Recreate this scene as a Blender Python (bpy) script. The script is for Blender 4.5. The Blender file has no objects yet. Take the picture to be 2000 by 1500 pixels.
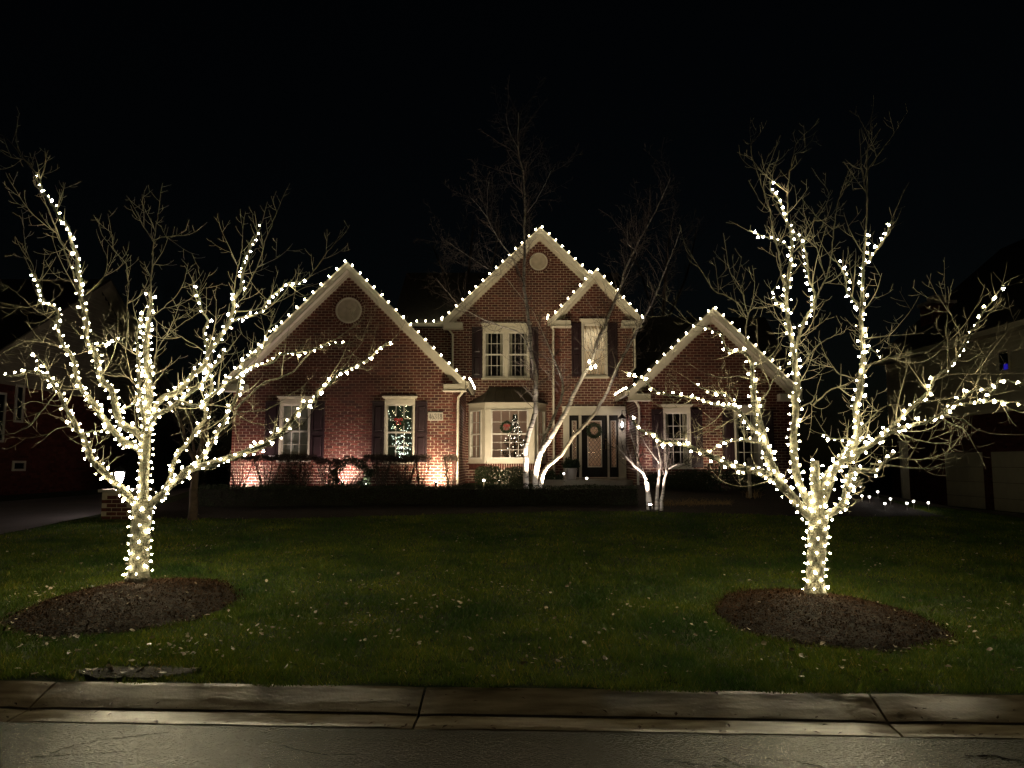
import bpy, bmesh, math, random
import numpy as np
from mathutils import Vector, Matrix, Quaternion

S = bpy.context.scene
COL = S.collection
R = math.radians
rng = random.Random(7)

# ------------------------------------------------------------------ camera
EYE = 1.62
F = 1500.0                      # focal length in pixels of the 2000 px wide photograph
PITCH = math.atan(155 / F)
cam_d = bpy.data.cameras.new('camera'); cam = bpy.data.objects.new('camera', cam_d); COL.objects.link(cam)
cam.location = (0, 0, EYE); cam.rotation_euler = (R(90) + PITCH, 0, 0)
cam_d.sensor_width = 36; cam_d.lens = 36 * F / 2000; cam_d.clip_start = 0.05; cam_d.clip_end = 2000
S.camera = cam

# ------------------------------------------------------------------ night sky
W = bpy.data.worlds.new('World'); S.world = W; W.use_nodes = True
nt = W.node_tree; nt.nodes.clear()
wo = nt.nodes.new('ShaderNodeOutputWorld'); bg = nt.nodes.new('ShaderNodeBackground'); sk = nt.nodes.new('ShaderNodeTexSky')
sk.sky_type = 'NISHITA'; sk.sun_disc = False; sk.sun_elevation = R(8); sk.sun_rotation = R(200)
nt.links.new(sk.outputs[0], bg.inputs[0]); bg.inputs[1].default_value = 0.00045
nt.links.new(bg.outputs[0], wo.inputs[0])
S.view_settings.view_transform = 'Standard'; S.view_settings.look = 'None'
S.view_settings.exposure = 0.0; S.view_settings.gamma = 1.0; S.view_settings.use_curve_mapping = False
S.render.engine = 'CYCLES'
cy = S.cycles
cy.use_denoising = True; cy.max_bounces = 5; cy.diffuse_bounces = 2; cy.glossy_bounces = 3
cy.transmission_bounces = 3; cy.transparent_max_bounces = 12; cy.sample_clamp_indirect = 3.0
cy.use_adaptive_sampling = False
cy.caustics_reflective = False; cy.caustics_refractive = False
try: cy.use_light_tree = True
except Exception: pass

# ------------------------------------------------------------------ pixel rays -> world points
cp, sp = math.cos(PITCH), math.sin(PITCH)
def P(px, py, Y):
    u = (px - 1000) / F; v = (750 - py) / F
    dy = cp - v * sp; t = Y / dy
    return Vector((u * t, Y, EYE + (sp + v * cp) * t))
def ZR(py, Y): return P(1000, py, Y).z
def XR(px, py, Y): return P(px, py, Y).x

def sstep(a, b, x):
    t = max(0.0, min(1.0, (x - a) / (b - a))); return t * t * (3 - 2 * t)
def lerp_tab(xs, ys, x):
    if x <= xs[0]: return ys[0]
    for i in range(1, len(xs)):
        if x <= xs[i]:
            t = (x - xs[i-1]) / (xs[i] - xs[i-1]); return ys[i-1] + t * (ys[i] - ys[i-1])
    return ys[-1]
CURB_K = -0.050
CY = 4.885
def curbY(x): return CY + CURB_K * x
def G(x, y):
    s = y - (CY + .475 + CURB_K * x)
    b = lerp_tab([0, 1.5, 3.3, 8, 12, 16, 20, 400], [.125, .15, .19, .37, .57, .93, 1.0, 1.0], s)
    if s > 0:
        b -= 0.012 * max(-8, min(8, x)) * min(1, s / 3) * max(0, 1 - s / 14)
        if x > 8: b = b * (1 - sstep(8, 15, x)) + 0.06 * sstep(8, 15, x)
        if x < -8.4: w = sstep(8.4, 12, -x); b = b * (1 - w) + min(b, .62) * w
    return b
def hit(px, py):
    Y = 4.9
    while Y < 60:
        p = P(px, py, Y)
        if p.z <= G(p.x, p.y): return Vector((p.x, p.y, G(p.x, p.y)))
        Y += 0.02
    return P(px, py, 40)

# ------------------------------------------------------------------ mesh building helpers
class MB:
    def __init__(s): s.v = []; s.f = []
    def add(s, vs, fs):
        n = len(s.v); s.v.extend([tuple(v) for v in vs]); s.f.extend([tuple(i + n for i in f) for f in fs])
    def box(s, x0, x1, y0, y1, z0, z1):
        if x0 > x1: x0, x1 = x1, x0
        if y0 > y1: y0, y1 = y1, y0
        if z0 > z1: z0, z1 = z1, z0
        s.add([(x0,y0,z0),(x1,y0,z0),(x1,y1,z0),(x0,y1,z0),(x0,y0,z1),(x1,y0,z1),(x1,y1,z1),(x0,y1,z1)],
              [(0,3,2,1),(4,5,6,7),(0,1,5,4),(1,2,6,5),(2,3,7,6),(3,0,4,7)])
    def prism(s, poly, d):          # poly: list of Vectors (ccw seen against d), extruded by vector d
        n = len(poly); d = Vector(d)
        vs = [Vector(p) for p in poly] + [Vector(p) + d for p in poly]
        fs = [tuple(range(n - 1, -1, -1)), tuple(range(n, 2 * n))]
        for i in range(n): fs.append((i, (i + 1) % n, (i + 1) % n + n, i + n))
        s.add(vs, fs)
    def tube(s, pts, rad, n=6, cap=True):
        pts = [Vector(p) for p in pts]; m = len(pts)
        if m < 2: return
        vs = []; nrm = None
        for i in range(m):
            t = (pts[min(i + 1, m - 1)] - pts[max(i - 1, 0)])
            if t.length < 1e-7: t = Vector((0, 0, 1))
            t.normalize()
            if nrm is None:
                a = Vector((0, 1, 0)) if abs(t.y) < .9 else Vector((1, 0, 0))
                nrm = t.cross(a).normalized()
            else:
                nrm = nrm - t * nrm.dot(t)
                nrm = nrm.normalized() if nrm.length > 1e-6 else t.orthogonal().normalized()
            b = t.cross(nrm); r = rad[i] if hasattr(rad, '__len__') else rad
            for k in range(n):
                a = 2 * math.pi * k / n
                vs.append(pts[i] + (nrm * math.cos(a) + b * math.sin(a)) * r)
        fs = []
        for i in range(m - 1):
            for k in range(n):
                k2 = (k + 1) % n
                fs.append((i*n + k, i*n + k2, (i+1)*n + k2, (i+1)*n + k))
        if cap: fs.append(tuple(range(n - 1, -1, -1))); fs.append(tuple((m-1)*n + k for k in range(n)))
        s.add(vs, fs)
    def lathe(s, prof, c, n=16):
        vs = []; fs = []
        for r, z in prof:
            for k in range(n):
                a = 2 * math.pi * k / n; vs.append((c[0] + r * math.cos(a), c[1] + r * math.sin(a), c[2] + z))
        m = len(prof)
        for i in range(m - 1):
            for k in range(n):
                k2 = (k + 1) % n; fs.append((i*n + k, i*n + k2, (i+1)*n + k2, (i+1)*n + k))
        fs.append(tuple(range(n - 1, -1, -1))); fs.append(tuple((m-1)*n + k for k in range(n)))
        s.add(vs, fs)
    def leaf(s, p, d, up, L, w):     # diamond leaf with a fold
        d = d.normalized(); sd = d.cross(up)
        sd = sd.normalized() if sd.length > 1e-5 else d.orthogonal().normalized()
        n = sd.cross(d)
        s.add([p, p + d*L*.5 + sd*w*.5 + n*w*.15, p + d*L, p + d*L*.5 - sd*w*.5 + n*w*.15], [(0,1,2),(0,2,3)])
    def mesh(s, name, smooth=False):
        me = bpy.data.meshes.new(name); me.from_pydata(s.v, [], s.f); me.update()
        if smooth: me.polygons.foreach_set('use_smooth', [True] * len(me.polygons))
        return me
    def build(s, name, m, parent=None, smooth=False, **kw):
        return link(name, s.mesh(name, smooth), m, parent, **kw)

WP = {}
def setpar(o, parent, loc=(0,0,0)):
    o.location = loc
    WP[o.name] = Vector(loc)
    if parent is not None:
        o.parent = parent; o.location = Vector(loc) - WP[parent.name]
def link(name, me, m, parent=None, loc=(0,0,0), label=None, cat=None, group=None, kind=None):
    o = bpy.data.objects.new(name, me); COL.objects.link(o)
    if m is not None and len(me.materials) == 0: me.materials.append(m)
    setpar(o, parent, loc); tag(o, label, cat, group, kind); return o
def tag(o, label=None, cat=None, group=None, kind=None):
    if label: o['label'] = label
    if cat: o['category'] = cat
    if group: o['group'] = group
    if kind: o['kind'] = kind
def thing(name, loc, label, cat, group=None):
    o = bpy.data.objects.new(name, None); COL.objects.link(o); o.empty_display_size = .2
    setpar(o, None, loc); tag(o, label, cat, group); return o

# ------------------------------------------------------------------ materials
def mat(name, col, rough=.7, col2=None, scale=6, bump=0, bscale=40, metal=0, detail=6, spec=.5, dist=.02):
    m = bpy.data.materials.new(name); m.use_nodes = True; t = m.node_tree; b = t.nodes['Principled BSDF']
    b.inputs['Base Color'].default_value = (*col, 1); b.inputs['Roughness'].default_value = rough
    b.inputs['Metallic'].default_value = metal; b.inputs['Specular IOR Level'].default_value = spec
    if col2 or bump:
        tc = t.nodes.new('ShaderNodeNewGeometry')
    if col2:
        n = t.nodes.new('ShaderNodeTexNoise'); n.inputs['Scale'].default_value = scale; n.inputs['Detail'].default_value = detail
        t.links.new(tc.outputs['Position'], n.inputs['Vector'])
        r = t.nodes.new('ShaderNodeValToRGB'); r.color_ramp.elements[0].position = .35; r.color_ramp.elements[1].position = .65
        r.color_ramp.elements[0].color = (*col, 1); r.color_ramp.elements[1].color = (*col2, 1)
        t.links.new(n.outputs['Fac'], r.inputs[0]); t.links.new(r.outputs[0], b.inputs['Base Color'])
    if bump:
        n2 = t.nodes.new('ShaderNodeTexNoise'); n2.inputs['Scale'].default_value = bscale; n2.inputs['Detail'].default_value = 8
        t.links.new(tc.outputs['Position'], n2.inputs['Vector'])
        bp = t.nodes.new('ShaderNodeBump'); bp.inputs['Strength'].default_value = bump; bp.inputs['Distance'].default_value = dist
        t.links.new(n2.outputs['Fac'], bp.inputs['Height']); t.links.new(bp.outputs[0], b.inputs['Normal'])
    return m
def emat(name, col, strength):
    m = bpy.data.materials.new(name); m.use_nodes = True; t = m.node_tree; t.nodes.clear()
    e = t.nodes.new('ShaderNodeEmission'); e.inputs[0].default_value = (*col, 1); e.inputs[1].default_value = strength
    o = t.nodes.new('ShaderNodeOutputMaterial'); t.links.new(e.outputs[0], o.inputs[0]); return m
def glassmat(name, tint=(1,1,1), refl=.12, rough=.02):
    m = bpy.data.materials.new(name); m.use_nodes = True; t = m.node_tree; t.nodes.clear()
    tr = t.nodes.new('ShaderNodeBsdfTransparent'); tr.inputs[0].default_value = (*tint, 1)
    gl = t.nodes.new('ShaderNodeBsdfGlossy'); gl.inputs['Roughness'].default_value = rough
    mx = t.nodes.new('ShaderNodeMixShader'); mx.inputs[0].default_value = refl
    o = t.nodes.new('ShaderNodeOutputMaterial')
    t.links.new(tr.outputs[0], mx.inputs[1]); t.links.new(gl.outputs[0], mx.inputs[2]); t.links.new(mx.outputs[0], o.inputs[0])
    return m

BH, BL, BJ = .0815, .207, .015
def brickmat(name, cols):
    m = bpy.data.materials.new(name); m.use_nodes = True; t = m.node_tree; b = t.nodes['Principled BSDF']
    N = lambda ty, **k: t.nodes.new(ty)
    geo = N('ShaderNodeNewGeometry'); sep = N('ShaderNodeSeparateXYZ'); t.links.new(geo.outputs['Position'], sep.inputs[0])
    def mth(op, a, bb=None):
        n = N('ShaderNodeMath'); n.operation = op
        for i, x in enumerate((a, bb)):
            if x is None: continue
            if isinstance(x, (int, float)): n.inputs[i].default_value = x
            else: t.links.new(x, n.inputs[i])
        return n.outputs[0]
    c = mth('FLOOR', mth('DIVIDE', sep.outputs[2], BH))
    along = mth('ADD', sep.outputs[0], sep.outputs[1])
    xi = mth('FLOOR', mth('ADD', mth('DIVIDE', along, BL), mth('MULTIPLY', mth('MODULO', c, 2.0), .5)))
    cb = N('ShaderNodeCombineXYZ'); t.links.new(xi, cb.inputs[0]); t.links.new(c, cb.inputs[1])
    wn = N('ShaderNodeTexWhiteNoise'); wn.noise_dimensions = '2D'; t.links.new(cb.outputs[0], wn.inputs['Vector'])
    rp = N('ShaderNodeValToRGB'); e = rp.color_ramp.elements
    e[0].color = (*cols[0], 1); e[1].color = (*cols[-1], 1)
    for i in range(1, len(cols) - 1):
        q = e.new(i / (len(cols) - 1)); q.color = (*cols[i], 1)
    t.links.new(wn.outputs['Value'], rp.inputs[0])
    ns = N('ShaderNodeTexNoise'); ns.inputs['Scale'].default_value = 60; t.links.new(geo.outputs['Position'], ns.inputs['Vector'])
    mx = N('ShaderNodeMix'); mx.data_type = 'RGBA'; mx.blend_type = 'MULTIPLY'; mx.inputs[0].default_value = .45
    t.links.new(rp.outputs[0], mx.inputs[6]); t.links.new(ns.outputs['Fac'], mx.inputs[7])
    t.links.new(mx.outputs[2], b.inputs['Base Color'])
    bp = N('ShaderNodeBump'); bp.inputs['Strength'].default_value = .5; bp.inputs['Distance'].default_value = .01
    t.links.new(ns.outputs['Fac'], bp.inputs['Height']); t.links.new(bp.outputs[0], b.inputs['Normal'])
    b.inputs['Roughness'].default_value = .75
    return m
M = {}
M['brick'] = brickmat('red_brick', [(.070,.018,.012), (.170,.044,.028), (.115,.028,.019), (.21,.060,.038), (.085,.024,.018), (.15,.037,.024)])
M['mortar'] = mat('mortar', (.60,.51,.39), .9, (.48,.41,.31), 8)
M['trim'] = mat('cream_trim', (.72,.67,.55), .5, (.66,.61,.50), 5, .1, 60)
M['white'] = mat('white_paint', (.80,.77,.70), .5, (.68,.64,.55), 4)
M['shutter'] = mat('plum_shutter', (.030,.014,.018), .4, (.022,.011,.014), 8)
M['roof'] = mat('dark_shingle', (.030,.027,.022), .9, (.045,.04,.032), 9, .6, 25)
M['metalroof'] = mat('aged_copper', (.075,.062,.042), .42, (.055,.05,.035), 3, .15, 12, metal=.6)
M['glass'] = glassmat('window_glass', (.9,.92,.9), .13)
M['dark'] = mat('dark_interior', (.02,.02,.02), .9)
M['blind'] = mat('grey_blind', (.42,.45,.42), .8, (.36,.39,.36), 3)
M['curtain'] = mat('sheer_curtain', (.72,.68,.58), .9, (.62,.58,.5), 5)
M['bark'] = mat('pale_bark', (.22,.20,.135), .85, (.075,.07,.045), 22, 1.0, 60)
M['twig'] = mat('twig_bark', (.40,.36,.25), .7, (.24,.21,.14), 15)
M['dtwig'] = mat('dark_twig', (.13,.10,.075), .8, (.08,.06,.05), 10)
M['birch'] = None
M['wire'] = mat('light_wire', (.10,.12,.08), .5)
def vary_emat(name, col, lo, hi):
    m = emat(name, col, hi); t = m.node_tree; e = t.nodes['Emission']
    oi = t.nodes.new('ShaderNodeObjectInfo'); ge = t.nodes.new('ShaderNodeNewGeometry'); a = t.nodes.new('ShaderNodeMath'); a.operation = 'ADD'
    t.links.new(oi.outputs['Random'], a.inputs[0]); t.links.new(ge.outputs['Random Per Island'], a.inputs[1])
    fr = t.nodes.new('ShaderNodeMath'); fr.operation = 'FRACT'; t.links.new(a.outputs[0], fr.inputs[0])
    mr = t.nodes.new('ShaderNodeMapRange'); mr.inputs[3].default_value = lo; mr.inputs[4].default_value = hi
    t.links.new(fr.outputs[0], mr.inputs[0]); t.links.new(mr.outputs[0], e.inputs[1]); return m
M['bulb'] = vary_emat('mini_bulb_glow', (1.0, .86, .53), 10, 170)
M['c9'] = vary_emat('roof_bulb_glow', (1.0, .87, .55), 28, 62)
M['path'] = emat('path_lamp_glow', (1.0, .93, .86), 16)
M['spotlens'] = emat('spot_lens_glow', (1.0, .90, .84), 60)
M['lantern'] = emat('lantern_glow', (1.0, .86, .80), 70)
M['mulch'] = mat('dark_mulch', (.014,.007,.004), .8, (.034,.018,.009), 14, 1.0, 45, dist=.05)
M['chip'] = mat('mulch_chip', (.018,.009,.004), .75, (.085,.042,.018), 24, spec=.12)
M['soil'] = mat('wet_soil', (.018,.013,.008), .8, (.040,.030,.020), 22, 1.0, 40)
M['lawn'] = mat('lawn_soil', (.025,.045,.010), .95, (.05,.065,.018), 1.5, .6, 60)
M['leaf'] = mat('fallen_leaf', (.13,.07,.035), .32, (.74,.63,.48), 13)
M['ever'] = mat('evergreen', (.022,.045,.018), .6, (.04,.07,.03), 9)
M['hedge'] = mat('boxwood', (.022,.036,.012), .6, (.045,.065,.022), 6)
M['black'] = mat('black_metal', (.02,.02,.02), .4)
M['pot'] = mat('pale_planter', (.62,.58,.56), .6, (.55,.5,.48), 6)
M['red'] = mat('red_ribbon', (.45,.03,.03), .5)
M['stone'] = mat('limestone', (.5,.45,.38), .7, (.42,.38,.32), 10)
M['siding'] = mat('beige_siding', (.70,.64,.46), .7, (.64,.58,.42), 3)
M['doorpaint'] = mat('black_door', (.010,.008,.007), .6, spec=.3)
M['ornament'] = mat('dried_grass', (.35,.24,.11), .8)

# ================================================================== GROUND
def sheet(name, xs, ys, zf, m, **kw):
    b = MB(); nx = len(xs)
    b.v = [(x, y, zf(x, y)) for y in ys for x in xs]
    b.f = [(j*nx+i, j*nx+i+1, (j+1)*nx+i+1, (j+1)*nx+i) for j in range(len(ys)-1) for i in range(nx-1)]
    return b.build(name, m, smooth=True, **kw)
xs = [-160,-90,-50,-30] + [-22 + .5*i for i in range(89)] + [30,50,90,160]
# lawn: rows follow the kerb
b = MB(); ss = [0,.15,.4,.8,1.2] + [1.6+.5*i for i in range(46)] + [26,30,36,46,60,90,140,300]
nx = len(xs)
def lawnY(x, s): return s + CY + .475 + CURB_K * max(-40, min(40, x))
b.v = [(x, lawnY(x, s), G(x, lawnY(x, s)) - (.03 if s == 0 else 0)) for s in ss for x in xs]
b.f = [(j*nx+i, j*nx+i+1, (j+1)*nx+i+1, (j+1)*nx+i) for j in range(len(ss)-1) for i in range(nx-1)]
lawn = b.build('lawn', M['lawn'], smooth=True, kind='structure')

# asphalt
am = bpy.data.materials.new('wet_asphalt'); am.use_nodes = True; t = am.node_tree; bs = t.nodes['Principled BSDF']
geo = t.nodes.new('ShaderNodeNewGeometry')
n1 = t.nodes.new('ShaderNodeTexNoise'); n1.inputs['Scale'].default_value = 1.6; n1.inputs['Detail'].default_value = 5
n2 = t.nodes.new('ShaderNodeTexVoronoi'); n2.inputs['Scale'].default_value = 62
n3 = t.nodes.new('ShaderNodeTexNoise'); n3.inputs['Scale'].default_value = 55; n3.inputs['Detail'].default_value = 5
for n in (n1, n2, n3): t.links.new(geo.outputs['Position'], n.inputs['Vector'])
r = t.nodes.new('ShaderNodeValToRGB'); r.color_ramp.elements[0].color = (.035,.033,.028,1); r.color_ramp.elements[1].color = (.085,.078,.064,1)
t.links.new(n3.outputs['Fac'], r.inputs[0]); t.links.new(r.outputs[0], bs.inputs['Base Color'])
r2 = t.nodes.new('ShaderNodeMapRange'); r2.inputs[3].default_value = .10; r2.inputs[4].default_value = .26
r2.inputs[1].default_value = .3; r2.inputs[2].default_value = .7
t.links.new(n1.outputs['Fac'], r2.inputs[0]); t.links.new(r2.outputs[0], bs.inputs['Roughness'])
ad = t.nodes.new('ShaderNodeMath'); ad.operation = 'ADD'; t.links.new(n2.outputs['Distance'], ad.inputs[0]); t.links.new(n3.outputs['Fac'], ad.inputs[1])
bp = t.nodes.new('ShaderNodeBump'); bp.inputs['Strength'].default_value = .8; bp.inputs['Distance'].default_value = .0050
t.links.new(ad.outputs[0], bp.inputs['Height']); t.links.new(bp.outputs[0], bs.inputs['Normal'])
b = MB()
rr = [-30, -12, -4, 0, 2, 3.2, 4.0, 4.5]
b.v = [(x, y if y < 3 else y, .02 - .02*max(0, min(1, (y)/4.5))) for y in rr for x in (-60,-20,-6,6,20,60)] + \
      [(x, CY - .015 + CURB_K*max(-30,min(30,x)), .0) for x in (-60,-20,-6,6,20,60)]
b.f = [(j*6+i, j*6+i+1, (j+1)*6+i+1, (j+1)*6+i) for j in range(len(rr)) for i in range(5)]
road = b.build('road', am, kind='structure')
# crack grooves of the road: flat strips, groove shade put into their dark colour
b = MB()
def crack(pts, w=.006):
    pts = [Vector((p[0], p[1], .0045)) for p in pts]; out = []
    for a, c in zip(pts[:-1], pts[1:]):
        n = 7
        for i in range(n): out.append(a.lerp(c, i/n) + Vector((rng.uniform(-.012,.012), rng.uniform(-.012,.012), 0)))
    out.append(pts[-1])
    for a, c in zip(out[:-1], out[1:]):
        d = (c - a).normalized(); s_ = Vector((-d.y, d.x, 0)) * w * rng.uniform(.3, 1)
        b.add([a - s_, c - s_, c + s_, a + s_], [(0,1,2,3)])
def rp(px, py):
    # photograph pixel -> flat road point
    v = (750-py)/F; k = -(EYE-.004)/(sp + v*cp); return ((px-1000)/F*k, (cp - v*sp)*k)
crack([rp(100,1470), rp(150,1455), rp(200,1445), rp(330,1430)]); crack([rp(60,1480), rp(120,1474), rp(240,1468)])
crack([rp(1400,1475), rp(1440,1494), rp(1500,1497)]); crack([rp(1500,1482), rp(1560,1488), rp(1610,1500)])
crack([rp(1290,1480), rp(1350,1492), rp(1420,1496)]); crack([rp(540,1455), rp(640,1475), rp(700,1472)], .004)
crack([rp(1885,1477), rp(1940,1476), rp(1998,1487)], .012)
b.build('road_crack', mat('crack_shadow', (.006,.005,.004), 1.0, spec=0.0), road, kind='stuff')

# kerb: concrete slabs with a rolled profile
km = bpy.data.materials.new('wet_concrete'); km.use_nodes = True; t = km.node_tree; bs = t.nodes['Principled BSDF']
geo = t.nodes.new('ShaderNodeNewGeometry')
mp = t.nodes.new('ShaderNodeMapping'); mp.inputs['Scale'].default_value = (1, 5, 1); t.links.new(geo.outputs['Position'], mp.inputs[0])
n1 = t.nodes.new('ShaderNodeTexNoise'); n1.inputs['Scale'].default_value = 3.5; n1.inputs['Detail'].default_value = 8
t.links.new(mp.outputs[0], n1.inputs['Vector'])
n3 = t.nodes.new('ShaderNodeTexNoise'); n3.inputs['Scale'].default_value = 45; n3.inputs['Detail'].default_value = 9; t.links.new(geo.outputs['Position'], n3.inputs['Vector'])
r = t.nodes.new('ShaderNodeValToRGB'); r.color_ramp.elements[0].position = .3; r.color_ramp.elements[1].position = .72
r.color_ramp.elements[0].color = (.17,.13,.085,1); r.color_ramp.elements[1].color = (.33,.27,.18,1)
t.links.new(n1.outputs['Fac'], r.inputs[0]); t.links.new(r.outputs[0], bs.inputs['Base Color'])
r2 = t.nodes.new('ShaderNodeMapRange'); r2.inputs[1].default_value=.35; r2.inputs[2].default_value=.65; r2.inputs[3].default_value = .04; r2.inputs[4].default_value = .24
t.links.new(n1.outputs['Fac'], r2.inputs[0]); t.links.new(r2.outputs[0], bs.inputs['Roughness'])
bp = t.nodes.new('ShaderNodeBump'); bp.inputs['Strength'].default_value = .4; bp.inputs['Distance'].default_value = .006
t.links.new(n3.outputs['Fac'], bp.inputs['Height']); t.links.new(bp.outputs[0], bs.inputs['Normal'])
kerb = thing('kerb', (0, CY, 0), None, None); kerb['kind'] = 'structure'
prof = [(0,-.1),(0,.004),(.03,.010),(.195,.016),(.199,.019),(.204,.027),(.225,.035),(.30,.062),(.38,.088),(.44,.108),(.475,.115),(.475,-.1)]
joints = [-14.1,-11.4,-8.7,-5.95,-3.19,-.61,2.33,5.1,7.9,10.6,13.3]
ux, vx = Vector((1, CURB_K, 0)).normalized(), Vector((-CURB_K, 1, 0)).normalized()
for a, c in zip(joints[:-1], joints[1:]):
    b = MB(); n = 14; m_ = len(prof)
    for i in range(n + 1):
        u = a + .008 + (c - a - .016) * i / n
        ed = .012 if i in (0, n) else 0
        for (v, z) in prof:
            p = Vector((0, CY, 0)) + ux*u + vx*(v + (rng.uniform(-.012,.004) if v == 0 else 0)); 
            b.v.append((p.x, p.y, z - (ed*.5 if z > 0 else 0)))
    for i in range(n):
        for k in range(m_ - 1): b.f.append((i*m_+k, (i+1)*m_+k, (i+1)*m_+k+1, i*m_+k+1))
    b.f.append(tuple(range(m_))); b.f.append(tuple(n*m_ + k for k in range(m_-1, -1, -1)))
    b.build('slab', km, kerb)
# crumbs, leaf bits and grit along the gutter
b = MB()
for i in range(420):
    u = rng.uniform(-4.5, 4.5); v = rng.choice([rng.gauss(.0,.02), rng.gauss(.21,.015), rng.uniform(0,.45), rng.gauss(.47,.03)])
    p = Vector((0,CY,0)) + ux*u + vx*v; z = lerp_tab([q[0] for q in prof[1:-1]], [q[1] for q in prof[1:-1]], v) if v > 0 else .006
    a = rng.uniform(0, 6.28); L = rng.choice([rng.uniform(.005,.018), rng.uniform(.015,.032)]); d = Vector((math.cos(a), math.sin(a), rng.uniform(-.1,.4)))
    b.leaf(Vector((p.x, p.y, z + .004)), d, Vector((0,0,1)), L*1.6, L*.8)
b.build('gutter_litter', M['chip'], kind='stuff')

# driveway (own), neighbour's drive, planting bed
dm = mat('drive_concrete', (.16,.14,.14), .6, (.21,.18,.18), 1.5, .3, 30)
ys = [5.6 + .6*i for i in range(60)]
drive = sheet('driveway', [-13.2,-12,-11,-10,-9.3,-8.75], ys, lambda x, y: G(x, y) + .02, dm, kind='structure')
drive2 = sheet('side_path', [9.6,10.6,11.6,12.6,13.6,14.6,15.7], [18.5 + .6*i for i in range(20)], lambda x, y: G(x, y) + .02, mat('path_concrete', (.22,.19,.18), .6, (.17,.15,.14), 1.5), kind='structure')
def bedfront(x): return 16.6 + .5*math.sin(x*.55 + .6) + (.0 if x > -3 else -.22*(-3-x)) 
b = MB(); xs2 = [-8.2 + .4*i for i in range(44)]; nn = 12
for i, x in enumerate(xs2):
    for k in range(nn):
        y = bedfront(x) + (22.3 - bedfront(x))*k/(nn-1); b.v.append((x, y, G(x, y) + .012 + (.05*math.sin(k*1.3+x) if 0<k<nn-1 else 0)*.4 + (.03 if k else 0)))
b.f = [(i*nn+k, (i+1)*nn+k, (i+1)*nn+k+1, i*nn+k+1) for i in range(len(xs2)-1) for k in range(nn-1)]
b.build('planting_bed', M['mulch'], smooth=True, kind='structure')

# mulch circles
MULCH = [(-3.80, 7.92, .95, 1.33, (-4.12, 8.5)), (2.94, 7.55, .97, 1.32, (3.15, 8.06))]
def inmulch(x, y, k=1.0):
    for cx, cy_, rx, ry, tr in MULCH:
        a = math.atan2(y-cy_, x-cx); w = 1 + .05*math.sin(3*a+cx) + .03*math.sin(7*a)
        if ((x-cx)/rx)**2 + ((y-cy_)/ry)**2 < (w*k)**2: return True
    return False
mulch_lbl = ['round mound of dark mulch under the low forking lit tree by the driveway',
             'round mound of dark mulch under the tall upright lit tree']
def mound(x, y, i):
    cx, cy_, rx, ry, tr = MULCH[i]; q = math.sqrt(((x-cx)/rx)**2 + ((y-cy_)/ry)**2)
    return G(x, y) + .012 + .13*max(0, 1 - q*q)**1.0
for i, (cx, cy_, rx, ry, tr) in enumerate(MULCH):
    th = thing('mulch_bed', (cx, cy_, G(cx, cy_)), mulch_lbl[i], 'mulch bed', 'mulch beds round the lit trees')
    b = MB(); b.v.append((cx, cy_, mound(cx, cy_, i))); nr, na = 14, 64
    for r_ in range(1, nr + 1):
        for k in range(na):
            a = 2*math.pi*k/na; w = (1 + .05*math.sin(3*a+cx) + .03*math.sin(7*a)) * r_/nr
            x, y = cx + rx*w*math.cos(a), cy_ + ry*w*math.sin(a)
            b.v.append((x, y, mound(x, y, i) + rng.uniform(-.006,.012) - (.03 if r_ == nr else 0)))
    for k in range(na): b.f.append((0, 1 + k, 1 + (k+1) % na))
    for r_ in range(nr - 1):
        for k in range(na):
            a0, a1 = 1 + r_*na + k, 1 + r_*na + (k+1) % na; b.f.append((a0, a0+na, a1+na, a1))
    b.build('mound', M['mulch'], th, smooth=True)
    b = MB()
    for k in range(15000):
        a = rng.uniform(0, 2*math.pi); q = math.sqrt(rng.random())*rng.choice([1,1,1,1.03,1.09]); q *= 1 + .05*math.sin(3*a+cx) + .03*math.sin(7*a); x, y = cx + rx*q*math.cos(a), cy_ + ry*q*math.sin(a)
        d = Vector((rng.gauss(0,1), rng.gauss(0,1), rng.gauss(0,.55))).normalized(); L = rng.uniform(.010,.036); w = L*rng.uniform(.2,.45)
        p = Vector((x, y, mound(x, y, i) + rng.uniform(.0,.02))); sd = d.cross(Vector((rng.uniform(-.4,.4),rng.uniform(-.4,.4),1))).normalized()
        b.add([p - sd*w*.5, p + d*L - sd*w*.3, p + d*L + sd*w*.3, p + sd*w*.5 + Vector((0,0,.004))], [(0,1,2,3)])
    b.build('mulch_chips', M['chip'], th, kind='stuff')

# dirt patch at the lawn edge
b = MB(); b.v = []; na = 30; dc = hit(262, 1316)
for k in range(na):
    a = 2*math.pi*k/na; x = dc.x + .40*math.cos(a)*(1+.25*math.sin(3*a)); y = dc.y + .15*math.sin(a)*(1+.2*math.cos(2*a)); b.v.append((x, y, G(x, y)+.008))
b.v.append((dc.x, dc.y, G(dc.x, dc.y)+.02)); b.f = [(k, (k+1)%na, na) for k in range(na)]
b.build('bare_soil', M['soil'], kind='structure')
def indirt(x, y): return ((x-dc.x)/.44)**2 + ((y-dc.y)/.19)**2 < 1

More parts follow.
